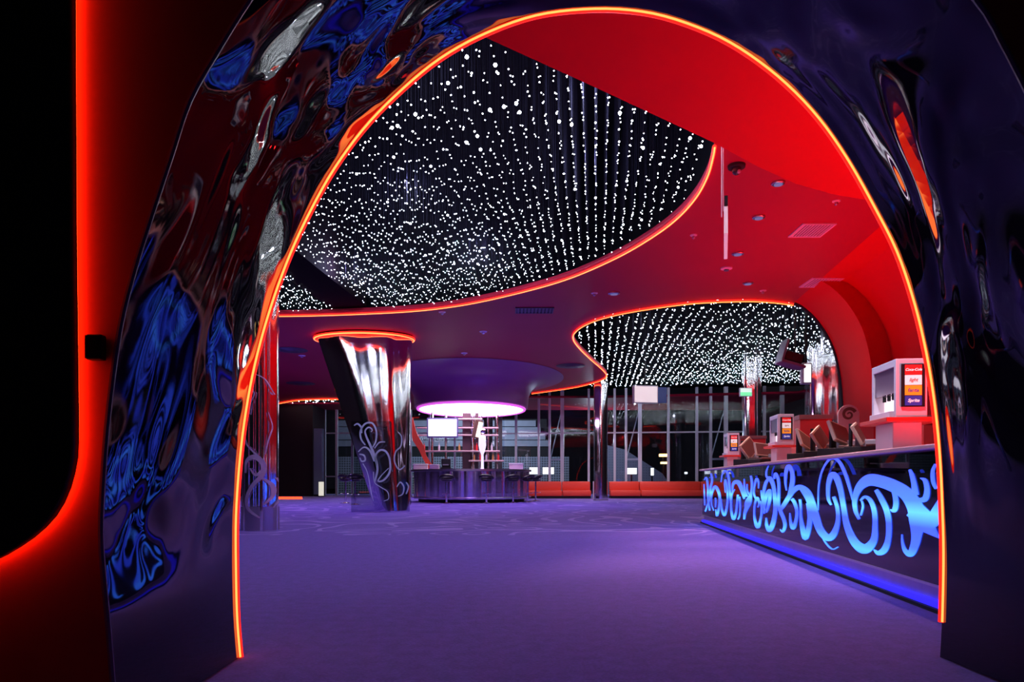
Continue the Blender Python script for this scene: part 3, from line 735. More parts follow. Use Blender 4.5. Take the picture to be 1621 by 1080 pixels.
# ------------------------------------------------------------ bar with drum above
BX, BY = -1.5, 25.3
drum = thing('light_drum', 'flared violet ceiling drum with a glowing white underside above the bar', 'ceiling light', (BX, BY, ZC)); drum.scale = (1, 1.28, 1)
pr = [(2.02, -1.12), (2.08, -1.10), (2.10, -0.95), (2.12, -0.70), (2.22, -0.45), (2.45, -0.22), (2.85, -0.09), (3.4, -0.012)]
bm = bmesh.new(); lathe(bm, pr, 96); obj('shell', bm, M['drum'], drum, True)
bm = bmesh.new(); lathe(bm, [(1.90, -1.16), (1.92, -1.125)], 96); obj('glowing_disc', bm, M['bar_light'], drum, True, label='glowing white disc')
bm = bmesh.new(); ring = [(1.96*math.cos(2*PI*j/72), 1.96*math.sin(2*PI*j/72), -1.145) for j in range(72)]; tube(bm, ring, 0.055, 8, closed=True); obj('rim', bm, M['magenta_rim'], drum, True, label='magenta lit rim')
bar = thing('round_bar', 'round brushed metal bar counter under the glowing white drum', 'bar counter', (BX, BY, 0))
bm = bmesh.new(); lathe(bm, [(1.95, 0.0), (1.95, 0.12)], 96); obj('plinth', bm, M['black'], bar)
bm = bmesh.new()
import itertools
def ringwall(bm, r0, r1, z0, z1, n=96, sh=None):
    vs = []
    for k in range(n):
        a = 2*PI*k/n; s = sh(a) if sh else 1
        vs.append([bm.verts.new((r*s*math.cos(a), r*s*math.sin(a), z)) for r, z in ((r0, z0), (r1, z0), (r1, z1), (r0, z1))])
    for k in range(n):
        A1, B1 = vs[k], vs[(k+1) % n]
        for j in range(4): bm.faces.new((A1[j], B1[j], B1[(j+1) % 4], A1[(j+1) % 4]))
ringwall(bm, 1.90, 2.10, 0.12, 1.10, 192, lambda a: 1+0.010*math.cos(40*a)+0.006*math.cos(67*a))
obj('ribbed_front', bm, mat('ribbed_metal', (0.62,0.56,0.74), 0.2, 0.95, noise=0.3, nscale=5), bar, True)
bm = bmesh.new(); ringwall(bm, 1.65, 2.22, 1.10, 1.17); obj('countertop', bm, M['steel'], bar)
bm = bmesh.new(); ring = [(2.2*math.cos(2*PI*j/72), 2.2*math.sin(2*PI*j/72), 0.18) for j in range(72)]; tube(bm, ring, 0.02, 6, closed=True); obj('foot_rail', bm, M['steel'], bar, True)
# stools
st0 = thing('bar_stool', '', 'stool', (0,0,0), 0, 'bar stools round the round bar')
bm = bmesh.new(); lathe(bm, [(0.20, 0.0), (0.20, 0.012), (0.06, 0.035), (0.03, 0.05)], 24); obj('base', bm, M['chrome'], st0, True)
bm = bmesh.new(); tube(bm, [(0,0,0.04),(0,0,0.76)], 0.032, 12); obj('post', bm, M['chrome'], st0, True)
bm = bmesh.new(); ring = [(0.14*math.cos(2*PI*j/20), 0.14*math.sin(2*PI*j/20)-0.05, 0.33) for j in range(20)]; tube(bm, ring, 0.010, 6, closed=True); obj('footrest', bm, M['chrome'], st0, True)
bm = bmesh.new(); lathe(bm, [(0.05, 0.74), (0.17, 0.76), (0.20, 0.79), (0.19, 0.815), (0.12, 0.82)], 24); obj('seat', bm, M['black_leather'], st0, True)
bm = bmesh.new()
arc = [(0.225*math.cos(a), 0.21*math.sin(a), 0.86+0.085*max(0, -math.sin(a))) for a in [2*PI*j/32 for j in range(32)]]
tube(bm, arc, 0.042, 8, closed=True); obj('backrest', bm, M['black_leather'], st0, True)
spots = [((707,797.5),'black stool at the bar directly under the bright monitor', 0.1),
         ((770,797.5),'black stool in front of the middle right of the bar', -0.2),
         ((812,796.5),'black stool before the right end of the bar', 0.3),
         ((826,791.5),'black stool half hidden at the right corner of the bar', 0.7),
         ((835,795.6),'black stool just right of the bar, second from the outer end', 0.9),
         ((848,793.8),'outermost black stool right of the bar before the red sofa', 1.2),
         ((547,797.2),'black stool furthest left, seen beside the tapered column', -0.3),
         ((562,799.6),'black stool partly hidden behind the left edge of tapered column', 0.2)]
for i, ((px, py), lab, rz) in enumerate(spots):
    p = flr(px, py)
    if i == 0: st0.location = p; st0.rotation_euler.z = rz; st0['label'] = lab
    else: dup(st0, p, rz, lab)
# tower in the middle of the bar
Dm = 24.6
def bar_pt(px, py, D=Dm): return P(px, py, D)
tw = thing('bar_shelving', 'tall metal shelving tower with rails in the middle of the round bar', 'shelves', (BX, BY, 0))
bm = bmesh.new()
for x in (-1.45, -0.95, 0.05, 0.35, 0.95): 
    b1 = bmesh.new(); tube(b1, [(x, 0, 0.0), (x, 0, 3.35)], 0.045 if x != 0.05 else 0.09, 10); obj('post', b1, M['chrome'], tw, True)
bm.free()
pk = mat('pink_metal', (0.80,0.50,0.56), 0.3, 0.8)
for z, x0, x1 in [(2.72,-2.0,1.0),(2.45,-2.0,1.0),(1.86,-1.9,1.05),(1.50,-0.1,1.2),(3.05,-1.6,0.4)]:
    b1 = bmesh.new(); box(b1, x0, x1, -0.16, 0.16, z-0.025, z+0.025, 0.005); obj('shelf', b1, pk, tw)
b1 = bmesh.new(); box(b1, -1.5, 1.2, 0.25, 0.31, 0, 3.3); b1.free()
b1 = bmesh.new(); box(b1, -0.35, 0.25, 0.2, 0.26, 0, 3.3); obj('back_panel', b1, mat('wine_panel', (0.10,0.04,0.07), 0.3), tw)
# bottles on shelves
bm = bmesh.new(); lathe(bm, [(0.035, 0.0), (0.038, 0.01), (0.038, 0.17), (0.014, 0.22), (0.013, 0.29)], 12)
bt = obj('bottle', bm, M['glass_red'], None, True); tag(bt, '', 'bottle', 'bottles on the bar shelves')
bm = bmesh.new(); lathe(bm, [(0.016, 0.27), (0.016, 0.30)], 10); cap = obj('cap', bm, M['steel'], bt, True)
k = 0
names = {0:'red',1:'amber',2:'pale'}
hts = {1.885:'third shelf of the bar tower', 2.475:'second shelf of the bar tower', 1.525:'lowest short shelf of the bar tower'}
pos = {0:'left', 1:'centre left', 2:'centre', 3:'centre right', 4:'right'}
for z, xs in [(1.885, [-1.75,-1.2,-0.45,0.2,0.75]), (1.525, [0.1,0.32,0.55,0.8,1.0])]:
    for i, x in enumerate(xs):
        c = (k*2) % 3; lab = '%s bottle at the %s of the %s' % (names[c], pos[i], hts[z])
        if k == 0: o = bt
        else:
            o = bt.copy(); o.data = bt.data.copy(); C.objects.link(o); c2 = cap.copy(); C.objects.link(c2); c2.parent = o
        o.data.materials[0] = [M['glass_red'], M['glass_amber'], M['glass_pale']][c]
        o.location = (BX+x, BY-0.05, z); o['label'] = lab; k += 1
# monitor facing the lobby
a, b_ = P(678, 690.5, 24.2), P(723, 664, 24.2)
t = thing('monitor', 'bright white flat monitor above the middle of the bar', 'monitor', ((a.x+b_.x)/2, 24.2, (a.z+b_.z)/2))
hw, hh = (b_.x-a.x)/2, (b_.z-a.z)/2
obj('casing', bx(-hw-0.05, hw+0.05, 0, 0.08, -hh-0.06, hh+0.05, bev=0.01), mat('violet_casing', (0.12,0.08,0.28), 0.3), t)
obj('screen', bx(-hw, hw, -0.012, 0.002, -hh, hh), M['screen'], t)
bm = bmesh.new(); tube(bm, [(0, 0.06, 0), (0, 0.95, 0.1)], 0.03, 8); obj('bracket', bm, M['steel'], t, True)
a = P(757, 680, 23.95); t = thing('monitor', 'tilted narrow monitor with cream screen at the right of the bar', 'monitor', (a.x, 23.95, a.z))
Mt = Matrix.Rotation(0.22, 4, 'Y') @ Matrix.Rotation(0.2, 4, 'Z')
obj('casing', bx(-0.17, 0.13, 0, 0.08, -0.32, 0.32, bev=0.01, M=Mt), M['brown'], t)
obj('screen', bx(-0.04, 0.12, -0.012, 0.002, -0.27, 0.27, M=Mt), mat('cream_screen', (0.9,0.85,0.65), 0.4, emit=(0.95,0.85,0.62), es=0.9), t)
bm = bmesh.new(); tube(bm, [(0, 0.05, -0.05), (0.02, 25.25-23.95, -0.05)], 0.03, 8); obj('bracket', bm, M['steel'], t, True)
a = P(763.5, 741, 23.45)
t = thing('beer_tower', 'glowing white drinks tower with round head standing on the bar', 'drinks tower', (a.x, 23.45, 1.17))
bm = bmesh.new(); lathe(bm, [(0.07, 0.0), (0.045, 0.04), (0.04, 0.5), (0.09, 0.62), (0.13, 0.80), (0.12, 1.12), (0.05, 1.16)], 20); obj('body', bm, mat('lit_white', (0.9,0.8,1), 0.3, emit=(0.95,0.86,1.0), es=0.85), t, True)
bm = bmesh.new(); ico(bm, (0.02, 0, 1.30), 0.10, 2); obj('head', bm, M['chrome'], t, True)
bm = bmesh.new(); tube(bm, [(0.05,-0.04,0.9),(0.16,-0.1,0.95),(0.18,-0.12,0.8)], 0.018, 8); obj('tap', bm, M['chrome'], t, True)
a = P(706, 741, 23.8)
t = thing('coffee_machine', 'black coffee machine on the bar below the bright monitor', 'coffee machine', (a.x, 23.8, 1.17))
obj('body', bx(-0.16, 0.16, -0.1, 0.15, 0.16, 0.36, bev=0.02), M['black_leather'], t)
obj('base', bx(-0.18, 0.18, -0.14, 0.15, 0.0, 0.07, bev=0.01), M['black_leather'], t)
obj('back', bx(-0.15, 0.15, 0.03, 0.15, 0.07, 0.16), M['black'], t)
obj('spout', bx(-0.10, 0.10, -0.12, -0.10, 0.13, 0.17), M['steel'], t)
def crate(name, px, w_, D, h_, label, m=None, z=1.17):
    a = P(px, 742, D); t = thing(name, label, 'box', (a.x, D, z))
    obj('body', bx(-w_/2, w_/2, -0.12, 0.12, 0, h_*0.8, bev=0.01), m or M['pink_box'], t)
    obj('lid', bx(-w_/2-0.012, w_/2+0.012, -0.135, 0.135, h_*0.8, h_, bev=0.01), M['light_plastic'], t)
crate('napkin_box', 666, 0.50, 24.4, 0.20, 'long pink box with pale lid at the left end of the bar')
crate('napkin_box', 688, 0.32, 23.6, 0.16, 'small pink box left of the black coffee machine')
crate('napkin_box', 817, 0.50, 24.5, 0.22, 'pink box with pale lid at the right end of the bar')
# red curved ribbon ornament
a = P(655, 690, 24.6); b_ = P(682, 738, 24.6)
t = thing('ribbon_ornament', 'red curved ribbon ornament rising diagonally behind the left end of the bar', 'ornament', (a.x, 24.6, 0))
bm = bmesh.new(); f = lambda u, v: Vector((u, 0, v)); w_ = b_.x-a.x
ribbon(bm, [(-0.05, a.z+0.65, 0.04), (0.0, a.z+0.2, 0.14), (0.12*w_, a.z-0.1, 0.24), (0.45*w_, a.z-0.45, 0.22), (0.62*w_, a.z-0.75, 0.16), (w_, b_.z-0.05, 0.2)], f, Vector((0, 0.04, 0)), 6)
obj('ribbon', bm, M['red_leather'], t)
bm = bmesh.new(); tube(bm, [(w_, 0.02, 0), (w_, 0.02, b_.z)], 0.04, 8); obj('stand', bm, M['steel'], t, True)
# columns at the bar
plain_column(773, 27.9, 0.16, 0.20, 'slim chrome column just behind the right part of the bar', 3.38, lobes(4, 0.05))
t = thing('dark_column', 'matt dark square column right behind the bar', 'column', (P(789, HY, 28.6).x, 28.6, 0))
obj('shaft', bx(-0.16, 0.16, -0.15, 0.15, 0.12, 4.2), mat('dark_column', (0.035,0.03,0.045), 0.4), t)
obj('base', bx(-0.18, 0.18, -0.17, 0.17, 0.0, 0.12), M['black'], t)

# ------------------------------------------------------------ window wall
A0, B0 = Vector((-0.9, 31.6, 0)), Vector((13.3, 29.9, 0))
wd = (B0-A0); WL = wd.length; wu = wd/WL; wang = math.atan2(wu.y, wu.x)
def on_wall(px, A=A0, u=wu):     # distance along wall where a pixel column meets it
    k = (px-CX)/FPX; return (k*A.y-A.x)/(u.x-k*u.y)
ZW = 4.95
def window(n, s0, s1, A=A0, ang=wang, u=wu, braces=False, pw=0.10, transoms=(2.95,)):
    p = A+u*s0; W_ = s1-s0
    t = bpy.data.objects.new('window_%d' % n, None); C.objects.link(t); t.location = p; t.rotation_euler = (0, 0, ang); t['kind'] = 'structure'
    obj('post', bx(-pw/2, pw/2, -0.09, 0.09, 0, ZW), M['pale_steel'], t)
    for z in transoms: obj('transom', bx(pw/2, W_-pw/2, -0.03, 0.03, z-0.03, z+0.03), M['pale_steel'], t)
    obj('pane', bx(pw/2, W_-pw/2, -0.006, 0.006, 0.0, ZW), M['pane'], t)
    if braces:
        bm = bmesh.new(); tube(bm, [(0.03, 0.12, 1.75), (W_-0.03, 0.12, 4.0)], 0.025, 6); obj('brace', bm, M['pale_steel'], t, True)
        bm = bmesh.new(); box(bm, pw/2, W_-pw/2, 0.05, 0.11, 1.70, 1.78); obj('rung', bm, M['pale_steel'], t)
pxs = [786, 817, 853, 870, 890, 932, 973, 991, 1013, 1058, 1103, 1125, 1149, 1178, 1210, 1238, 1277, 1320]
ss = [on_wall(p) for p in pxs]+[WL]
for i in range(len(ss)-1):
    window(i+1, ss[i], ss[i+1], braces=pxs[i] in (870, 991, 1125), pw=0.16 if pxs[i] in (890, 1013, 1149, 1238) else 0.10)
A1 = Vector((-9.9, 36.2, 0)); u1 = Vector((1, 0, 0)); n = len(ss)
hm_ = Matrix.Translation(A0) @ Matrix.Rotation(wang, 4, 'Z')
struct('wall_header', bx(-0.1, WL, -0.12, 0.12, ZW, 6.29, M=hm_), M['void'])
s_ = [on_wall(p, A1, u1) for p in (514, 533, 558, 600, 650, 680, 720, 760, 800)]
for i in range(len(s_)-1): window(n+i, s_[i], s_[i+1], A1, 0, u1, transoms=(3.3, 1.0))
# dark end wall at the left
xa, xb = P(380, HY, 34).x, P(496, HY, 34).x
struct('wall_back_left', bx(-16.5, xb, 33.9, 36.2, 0, 4.54), M['dark_wall'])
t = thing('square_pillar', 'slate blue square pillar at the end of the dark wall, far left', 'pillar', (P(505, HY, 33.8).x, 33.8, 0))
obj('shaft', bx(-0.20, 0.20, -0.2, 0.2, 0.1, 3.35), mat('slate_pillar', (0.14,0.18,0.26), 0.5), t); obj('base', bx(-0.21, 0.21, -0.21, 0.21, 0, 0.1), M['black'], t)
t = thing('bollard_light', 'short glowing white post at the foot of the slate pillar', 'light', (P(508.5, HY, 32.9).x, 32.9, 0))
obj('base', bx(-0.12, 0.12, -0.12, 0.12, 0, 0.05), M['black'], t)
obj('lamp', bx(-0.10, 0.10, -0.10, 0.10, 0.05, 0.72, bev=0.01), mat('cream_light', (0.9,0.9,0.75), 0.4, emit=(0.85,0.85,0.66), es=0.75), t)
p0, p1_ = flr(436, 790.5), flr(478, 790.5)
bm = bmesh.new(); tube(bm, [Vector((0,0,0.05)), Vector((p1_.x-p0.x, 0, 0.05))], 0.05, 8)
tag(obj('floor_light', bm, M['neon_ceil'], None, True, loc=p0), 'glowing red light strip on the carpet beside the left chrome column', 'light strip')
# outside facade
def facade_mat():
    m = bpy.data.materials.new('mesh_facade'); m.use_nodes = True; nt = m.node_tree; b = nt.nodes['Principled BSDF']; b.inputs['Roughness'].default_value = 0.7
    tc = nt.nodes.new('ShaderNodeTexCoord')
    v = nt.nodes.new('ShaderNodeTexVoronoi'); v.inputs['Scale'].default_value = 6.5; v.inputs['Randomness'].default_value = 0.0; nt.links.new(tc.outputs['Object'], v.inputs['Vector'])
    r = nt.nodes.new('ShaderNodeValToRGB'); r.color_ramp.elements[0].position = 0.25; r.color_ramp.elements[0].color = (0.05,0.055,0.07,1); r.color_ramp.elements[1].position = 0.45; r.color_ramp.elements[1].color = (0.24,0.26,0.33,1)
    nt.links.new(v.outputs['Distance'], r.inputs[0]); nt.links.new(r.outputs[0], b.inputs['Base Color']); return m
fm = facade_mat(); gm = mat('grey_cladding', (0.22,0.24,0.30), 0.6, noise=0.3, nscale=2)
bld = thing('building', 'grey building with mesh clad lower wall outside the windows', 'building', (-9, 43, 0))
obj('mesh_wall', bx(-2, 12.6, 0, 0.2, 0, 2.3), fm, bld)
obj('window_band', bx(-2, 11.4, 0.1, 0.3, 2.3, 2.9), M['black'], bld)
for k in range(4): obj('cladding_band', bx(-2, 11.4-0.3*k, 0.0, 0.3, 2.95+0.42*k, 3.32+0.42*k), gm, bld)
obj('core', bx(-2, 11.2, 0.3, 2, 0, 4.7), M['black'], bld)
bld = thing('kiosk_wall', 'low perforated metal hoarding outside behind the slim window column', 'hoarding', (5.4, 40, 0))
bm = plate([[(-0.4,0),(4.2,0),(3.4,1.2),(1.2,2.6),(-0.4,3.0)]], -0.1, 0.1, XZ); obj('mesh_panel', bm, fm, bld)
obj('footing', bx(-0.4, 4.2, -0.15, 0.15, -0.1, 0.02), M['black'], bld)
struct('floor_outside', bx(-20, 30, 40.0, 70, -0.12, -0.02), mat('asphalt', (0.03,0.03,0.035), 0.8))
def lamp_post(px, py, D, m, label, w_=0.45, h_=0.22):
    a = P(px, py, D); t = thing('street_lamp', label, 'street lamp', (a.x, D, 0))
    bm = bmesh.new(); tube(bm, [(0,0.1,0),(0,0.1,a.z)], 0.05, 8); obj('pole', bm, M['black'], t, True)
    obj('lamp_head', bx(-w_, w_, -0.1, 0.12, a.z-h_/2, a.z+h_/2, bev=0.03), m, t)
lamp_post(1050, 721, 50, M['amber'], 'upper amber street lamp glowing outside the windows', 0.30, 0.20)
lamp_post(1051, 733, 46, M['amber'], 'lower amber street lamp glowing outside the windows', 0.22, 0.14)
lamp_post(1022, 738, 44, M['amber'], 'small amber lamp low outside, left of the two stacked amber lamps', 0.12, 0.12)
lamp_post(1086, 749, 44, M['screen'], 'small white lamp low outside behind the right red sofa', 0.08, 0.14)
def light_box(x0, x1, y0, y1, D, label):
    a, b_ = P(x0, y1, D), P(x1, y0, D); t = thing('light_box', label, 'light box', ((a.x+b_.x)/2, D, 0))
    hw = (b_.x-a.x)/2
    obj('face', bx(-hw, hw, -0.02, 0.0, a.z, b_.z), M['screen'], t)
    obj('case', bx(-hw-0.03, hw+0.03, 0.0, 0.12, a.z-0.03, b_.z+0.03), M['black'], t)
    obj('stand', bx(-0.04, 0.04, 0.03, 0.09, 0, a.z), M['black'], t)
light_box(838, 852, 740, 751, 38, 'left of two white light boxes outside above the left sofa')
light_box(859, 877, 740, 751, 38, 'right of two white light boxes outside above the left sofa')
light_box(992, 1008, 741, 751, 38, 'small white light box outside right of the slim window column')
light_box(1030, 1035, 741, 753, 38, 'narrow white light box outside below the amber lamps')

# ------------------------------------------------------------ red sofas
def sofa(px0, px1, pybase, div, label):
    a = flr(px0, pybase); b_ = flr(px1, pybase); L_ = b_.x-a.x
    t = thing('sofa', label, 'sofa', (a.x, a.y, 0), -0.03)
    obj('base', bx(0.02, L_-0.02, 0.06, 0.72, 0.0, 0.10), M['black'], t)
    dv_ = [0]+[ (d_-px0)/(px1-px0)*L_ for d_ in div]+[L_]
    for u0, u1 in zip(dv_, dv_[1:]):
        obj('seat_cushion', bx(u0+0.01, u1-0.01, 0.0, 0.60, 0.10, 0.36, bev=0.05), M['red_leather'], t, True)
        obj('backrest', bx(u0+0.01, u1-0.01, 0.52, 0.78, 0.34, 0.74, bev=0.05), M['red_leather'], t, True)
    return t
sofa(828, 936, 789.5, [890], 'long red sofa under the windows between the bar and the slim column')
sofa(966, 1240, 789.5, [1015, 1113], 'long red sofa under the windows right of the slim column')
t = thing('barrier_post', 'thin pale metal post at the right end of the left red sofa', 'post', (flr(938.5, 790).x, 28.7, 0))
bm = bmesh.new(); tube(bm, [(0,0,0.02),(0,0,0.74)], 0.03, 10); obj('rod', bm, M['pale_steel'], t, True)
bm = bmesh.new(); lathe(bm, [(0.09,0),(0.09,0.02),(0.035,0.03)], 16); obj('foot', bm, M['steel'], t, True)
# hanging screens over the window zone
def hanging_tv(x0, x1, y0, y1, D, m, label, rz=0.0, side=None):
    a, b_ = P(x0, y1, D), P(x1, y0, D); c = (a+b_)/2; hw, hh = (b_.x-a.x)/2, (b_.z-a.z)/2
    t = thing('hanging_screen', label, 'screen', (c.x, D, c.z), rz)
    obj('screen', bx(-hw, hw, -0.02, 0.0, -hh, hh), m, t)
    obj('casing', bx(-hw-0.04, hw+0.04, 0.0, 0.16, -hh-0.04, hh+0.04, bev=0.02), M['grey_plastic'], t)
    bm = bmesh.new(); tube(bm, [(0, 0.08, hh), (0, 0.08, 6.3-c.z)], 0.03, 8); obj('pole', bm, M['black'], t, True)
    if side: obj('rear_screen', bx(hw+0.04, hw+0.40, 0.1, 0.25, -hh, hh), mat('navy_screen', (0.03,0.04,0.12), 0.2, emit=(0.03,0.04,0.14), es=0.5), t)
hanging_tv(1004, 1041, 612, 637, 24.5, M['screen_soft'], 'hanging screen with pale picture below the star field left of centre', 0.15, True)
hanging_tv(1273, 1283, 577, 605, 15.6, M['screen'], 'small bright white hanging screen beside the wide mirrored column')
D = 15.0; a = P(1258, 560, D)
t = thing('projector_cradle', 'dark grey hanging projector in an open cradle below the star field', 'projector', (a.x, D, a.z))
Mt = Matrix.Rotation(0.28, 4, 'Y')
obj('back_plate', bx(-0.27, -0.22, -0.1, 0.3, -0.22, 0.26, bev=0.01, M=Mt), mat('dark_grey', (0.10,0.09,0.14), 0.4), t)
obj('tray', bx(-0.27, 0.28, -0.12, 0.3, -0.27, -0.21, bev=0.01, M=Mt), mat('dark_grey_tray', (0.12,0.10,0.16), 0.4), t)
obj('projector_body', bx(-0.20, 0.20, -0.06, 0.25, -0.19, 0.02, bev=0.02, M=Mt), M['screen_off'], t)
bm = bmesh.new(); tube(bm, [(0.05, 0.1, 0.0), (0.05, 0.1, 6.3-a.z)], 0.02, 8); obj('pole', bm, M['black'], t, True)
a, b_ = P(1171, 628, 17.5), P(1191, 614, 17.5)
t = thing('exit_sign', 'small lit green and white exit sign hanging before the slim column', 'sign', ((a.x+b_.x)/2, 17.5, (a.z+b_.z)/2))
hw, hh = (b_.x-a.x)/2, (b_.z-a.z)/2
obj('case', bx(-hw, hw, 0, 0.06, -hh, hh, bev=0.01), M['light_plastic'], t)
obj('face_upper', bx(-hw+0.02, hw-0.02, -0.01, 0.0, 0.0, hh-0.02), mat('pale_green', (0.8,1,0.9), 0.4, emit=(0.75,0.95,0.85), es=0.9), t)
obj('face_lower', bx(-hw+0.02, hw-0.02, -0.01, 0.0, -hh+0.02, 0.0), M['green_sign'], t)
bm = bmesh.new(); tube(bm, [(0, 0.03, hh), (0, 0.03, 6.3-t.location.z)], 0.012, 6); obj('rod', bm, M['black'], t, True)

# ------------------------------------------------------------ concession counter
PA, PB = flr(1112, 828), flr(1487, 969)
cd = (PA-PB); cd.normalize()                   # from near to far
cn = Vector((-cd.y, cd.x, 0));                  # points to -x side (towards the lobby)
Y0 = 3.12; near0 = PB+cd*((Y0-PB.y)/cd.y)
CL = (PA-near0).length; cang = math.atan2(cd.y, cd.x)
cnt = thing('concession_counter', 'long black glass counter with glowing blue scrolls and a red lit metal top', 'counter', (near0.x, near0.y, 0), cang)
# local frame: x along counter (0 near .. CL far), y towards lobby (+), z up
TOP = 0.965
obj('body', bx(0, CL, -0.62, -0.05, 0.13, TOP-0.035), mat('counter_body', (0.03,0.015,0.02), 0.5), cnt)
obj('kickboard', bx(0.0, CL-0.05, -0.60, -0.02, 0.0, 0.13), mat('kick_metal', (0.42,0.36,0.52), 0.3, 0.8, noise=0.15, nscale=12), cnt)
obj('glass_front', bx(0, CL+0.01, -0.04, 0.0, 0.15, 0.80), M['counter_glass'], cnt)
obj('glass_upper', bx(0, CL+0.01, -0.04, -0.03, 0.80, TOP-0.035), M['clear_glass'], cnt)
obj('lower_edge', bx(0, CL+0.01, -0.045, 0.006, 0.135, 0.152), M['steel'], cnt)
obj('countertop', bx(0, CL+0.06, -0.70, 0.05, TOP-0.032, TOP, bev=0.008), M['counter_top'], cnt)
obj('foot_ledge', bx(0, CL-0.02, -0.02, 0.045, 0.0, 0.022), M['black'], cnt)
obj('blue_light_strip', bx(0, CL-0.03, -0.019, 0.018, 0.0225, 0.060), M['kick_blue'], cnt, label='blue glowing strip along the foot of the counter')
inv = (Matrix.Translation(near0) @ Matrix.Rotation(cang, 4, 'Z')).inverted()
def f_cnt(px, py):
    k = (px-CX)/FPX       # ray (k,1); meet counter line
    s = (k*near0.y-near0.x)/(cd.x-k*cd.y); p = near0+cd*s; D_ = p.y
    v = Vector((p.x, p.y, CZ-(py-HY)*D_/FPX)); return inv @ v
Z8 = lambda L: [(1280+x*0.2686, 690+y*0.2685, w_*0.2686) for x, y, w_ in L]
Z6 = lambda L: [(1100+x/6, 680+y/6, w_/6) for x, y, w_ in L]
groups = [
 ('near', [Z8(s) for s in [
  [(300,492,16),(278,440,26),(275,370,36),(305,300,60),(360,262,88),(430,270,90),(510,300,95),(580,345,100),(630,420,120),(645,500,125),(640,580,80),(630,640,62),(605,695,50),(572,678,28),(556,630,14),(553,582,4)],
  [(400,320,24),(430,370,36),(462,440,38),(476,520,38),(472,610,38),(450,672,46),(415,692,34),(388,672,6)],
  [(495,290,30),(512,350,32),(518,400,34),(508,440,32),(486,436,8)],
  [(650,380,30),(690,372,40),(702,320,34),(690,265,26),(664,250,6)],
  [(632,350,50),(626,290,34),(612,230,26),(600,200,14)],
  [(752,168,12),(736,210,20),(738,270,22),(756,312,16)],
  [(620,430,140),(690,490,130),(735,500,105),(752,440,50),(770,382,4)],
  [(690,520,130),(730,560,70),(775,604,3)]]]),
 ('mid', [Z8(s) for s in [
  [(308,382,10),(335,360,18),(368,385,28),(390,450,32),(394,540,36),(385,620,52),(335,668,74),(275,630,60),(228,530,44),(208,420,34),(190,320,38),(165,245,44),(138,232,40),(118,290,28),(118,370,20),(134,408,10)],
  [(310,470,10),(322,420,10),(316,385,8)],
  [(58,440,2),(62,290,6),(90,190,10),(135,135,14),(180,150,20),(215,215,22),(245,310,16),(262,380,6)],
  [(150,360,20),(172,430,22),(174,510,28),(150,580,46),(115,602,50),(70,555,52),(30,450,46),(0,370,40),(-40,310,30)],
  [(60,540,3),(95,620,6),(140,668,8),(176,656,3)]]]),
 ('centre', [Z6(s) for s in [
  [(1205,960,40),(1165,830,50),(1120,700,64),(1070,600,80),(1000,550,62),(940,580,56),(890,650,50),(840,730,44),(815,770,40),(842,840,38),(858,910,36),(838,970,26),(812,950,6)],
  [(872,580,8),(862,500,22),(870,400,40),(895,350,46),(925,400,44),(930,480,50),(918,560,50),(905,620,50)],
  [(905,795,6),(912,880,26),(935,935,46),(962,870,34),(972,780,32),(950,700,34),(925,660,34)],
  [(1000,665,22),(1008,740,20),(1010,840,28),(1028,950,54),(1052,1030,58),(1082,950,54),(1098,830,56),(1085,700,60)]]]),
 ('second', [Z6(s) for s in [
  [(702,345,6),(682,400,16),(685,450,22),(720,470,50),(748,540,40),(762,650,42),(766,770,46),(745,890,52),(712,955,54),(684,910,34),(680,840,12)],
  [(710,460,30),(675,510,32),(655,600,30),(650,690,28),(668,770,22)],
  [(660,800,14),(668,700,26),(690,610,38),(716,580,30),(714,660,34),(694,750,26),(680,790,12)],
  [(755,470,20),(770,420,30),(795,480,28),(800,590,26),(796,700,30),(810,770,34)],
  [(632,580,10),(640,650,16),(655,700,18)]]]),
 ('third', [Z6(s) for s in [
  [(606,560,6),(605,500,16),(588,470,26),(570,530,16),(562,610,18),(590,680,16)],
  [(600,740,8),(612,700,18),(594,650,26),(570,720,18),(568,840,22),(598,925,44),(624,860,22),(638,760,24),(625,680,10)],
  [(534,440,20),(544,520,22),(535,610,24),(510,690,76),(492,750,44),(475,800,30),(470,855,16)],
  [(470,470,6),(474,560,18),(490,640,40)],[(498,520,6),(500,580,10),(520,620,14)]]]),
 ('fourth', [Z6(s) for s in [
  [(360,600,8),(362,530,24),(385,500,44),(420,510,50),(450,580,40),(470,660,20)],
  [(380,570,8),(352,620,16),(345,720,18),(352,800,26),(370,850,32),(392,790,22),(404,690,20),(410,620,20)],
  [(425,640,18),(432,740,14),(425,820,12),(410,855,12)],
  [(250,500,5),(262,430,12),(288,395,20),(318,430,22),(332,560,22),(345,700,22)]]]),
 ('far', [Z6(s) for s in [
  [(290,600,6),(285,520,14),(292,480,16),(308,560,18),(312,680,20),(298,770,24),(280,815,26),(258,760,22),(246,660,16)],
  [(180,770,8),(158,700,8),(165,600,18),(195,545,34),(228,600,28),(238,680,24),(225,770,22),(210,820,20),(200,760,8)],
  [(155,420,16),(165,480,18),(150,560,20),(145,650,20),(120,720,14),(100,780,12)],
  [(90,480,4),(112,460,16),(125,560,18),(125,650,18),(142,770,14)],
  [(88,520,4),(92,640,10),(96,720,8)],[(196,650,10),(200,690,10),(196,740,5)]]])]
for nm, strokes in groups:
    bm = bmesh.new()
    for i, s in enumerate(strokes): ribbon(bm, [(a, b, c*0.76) for a, b, c in s], f_cnt, Vector((0, 0.006+0.0004*i, 0)), 7)
    obj('glowing_scroll', bm, M['swirl'], cnt)
def on_counter(s, back, z=TOP): 
    p = near0+cd*s; q_ = p - Vector((-cd.y, cd.x, 0))*back; return Vector((q_.x, q_.y, z))
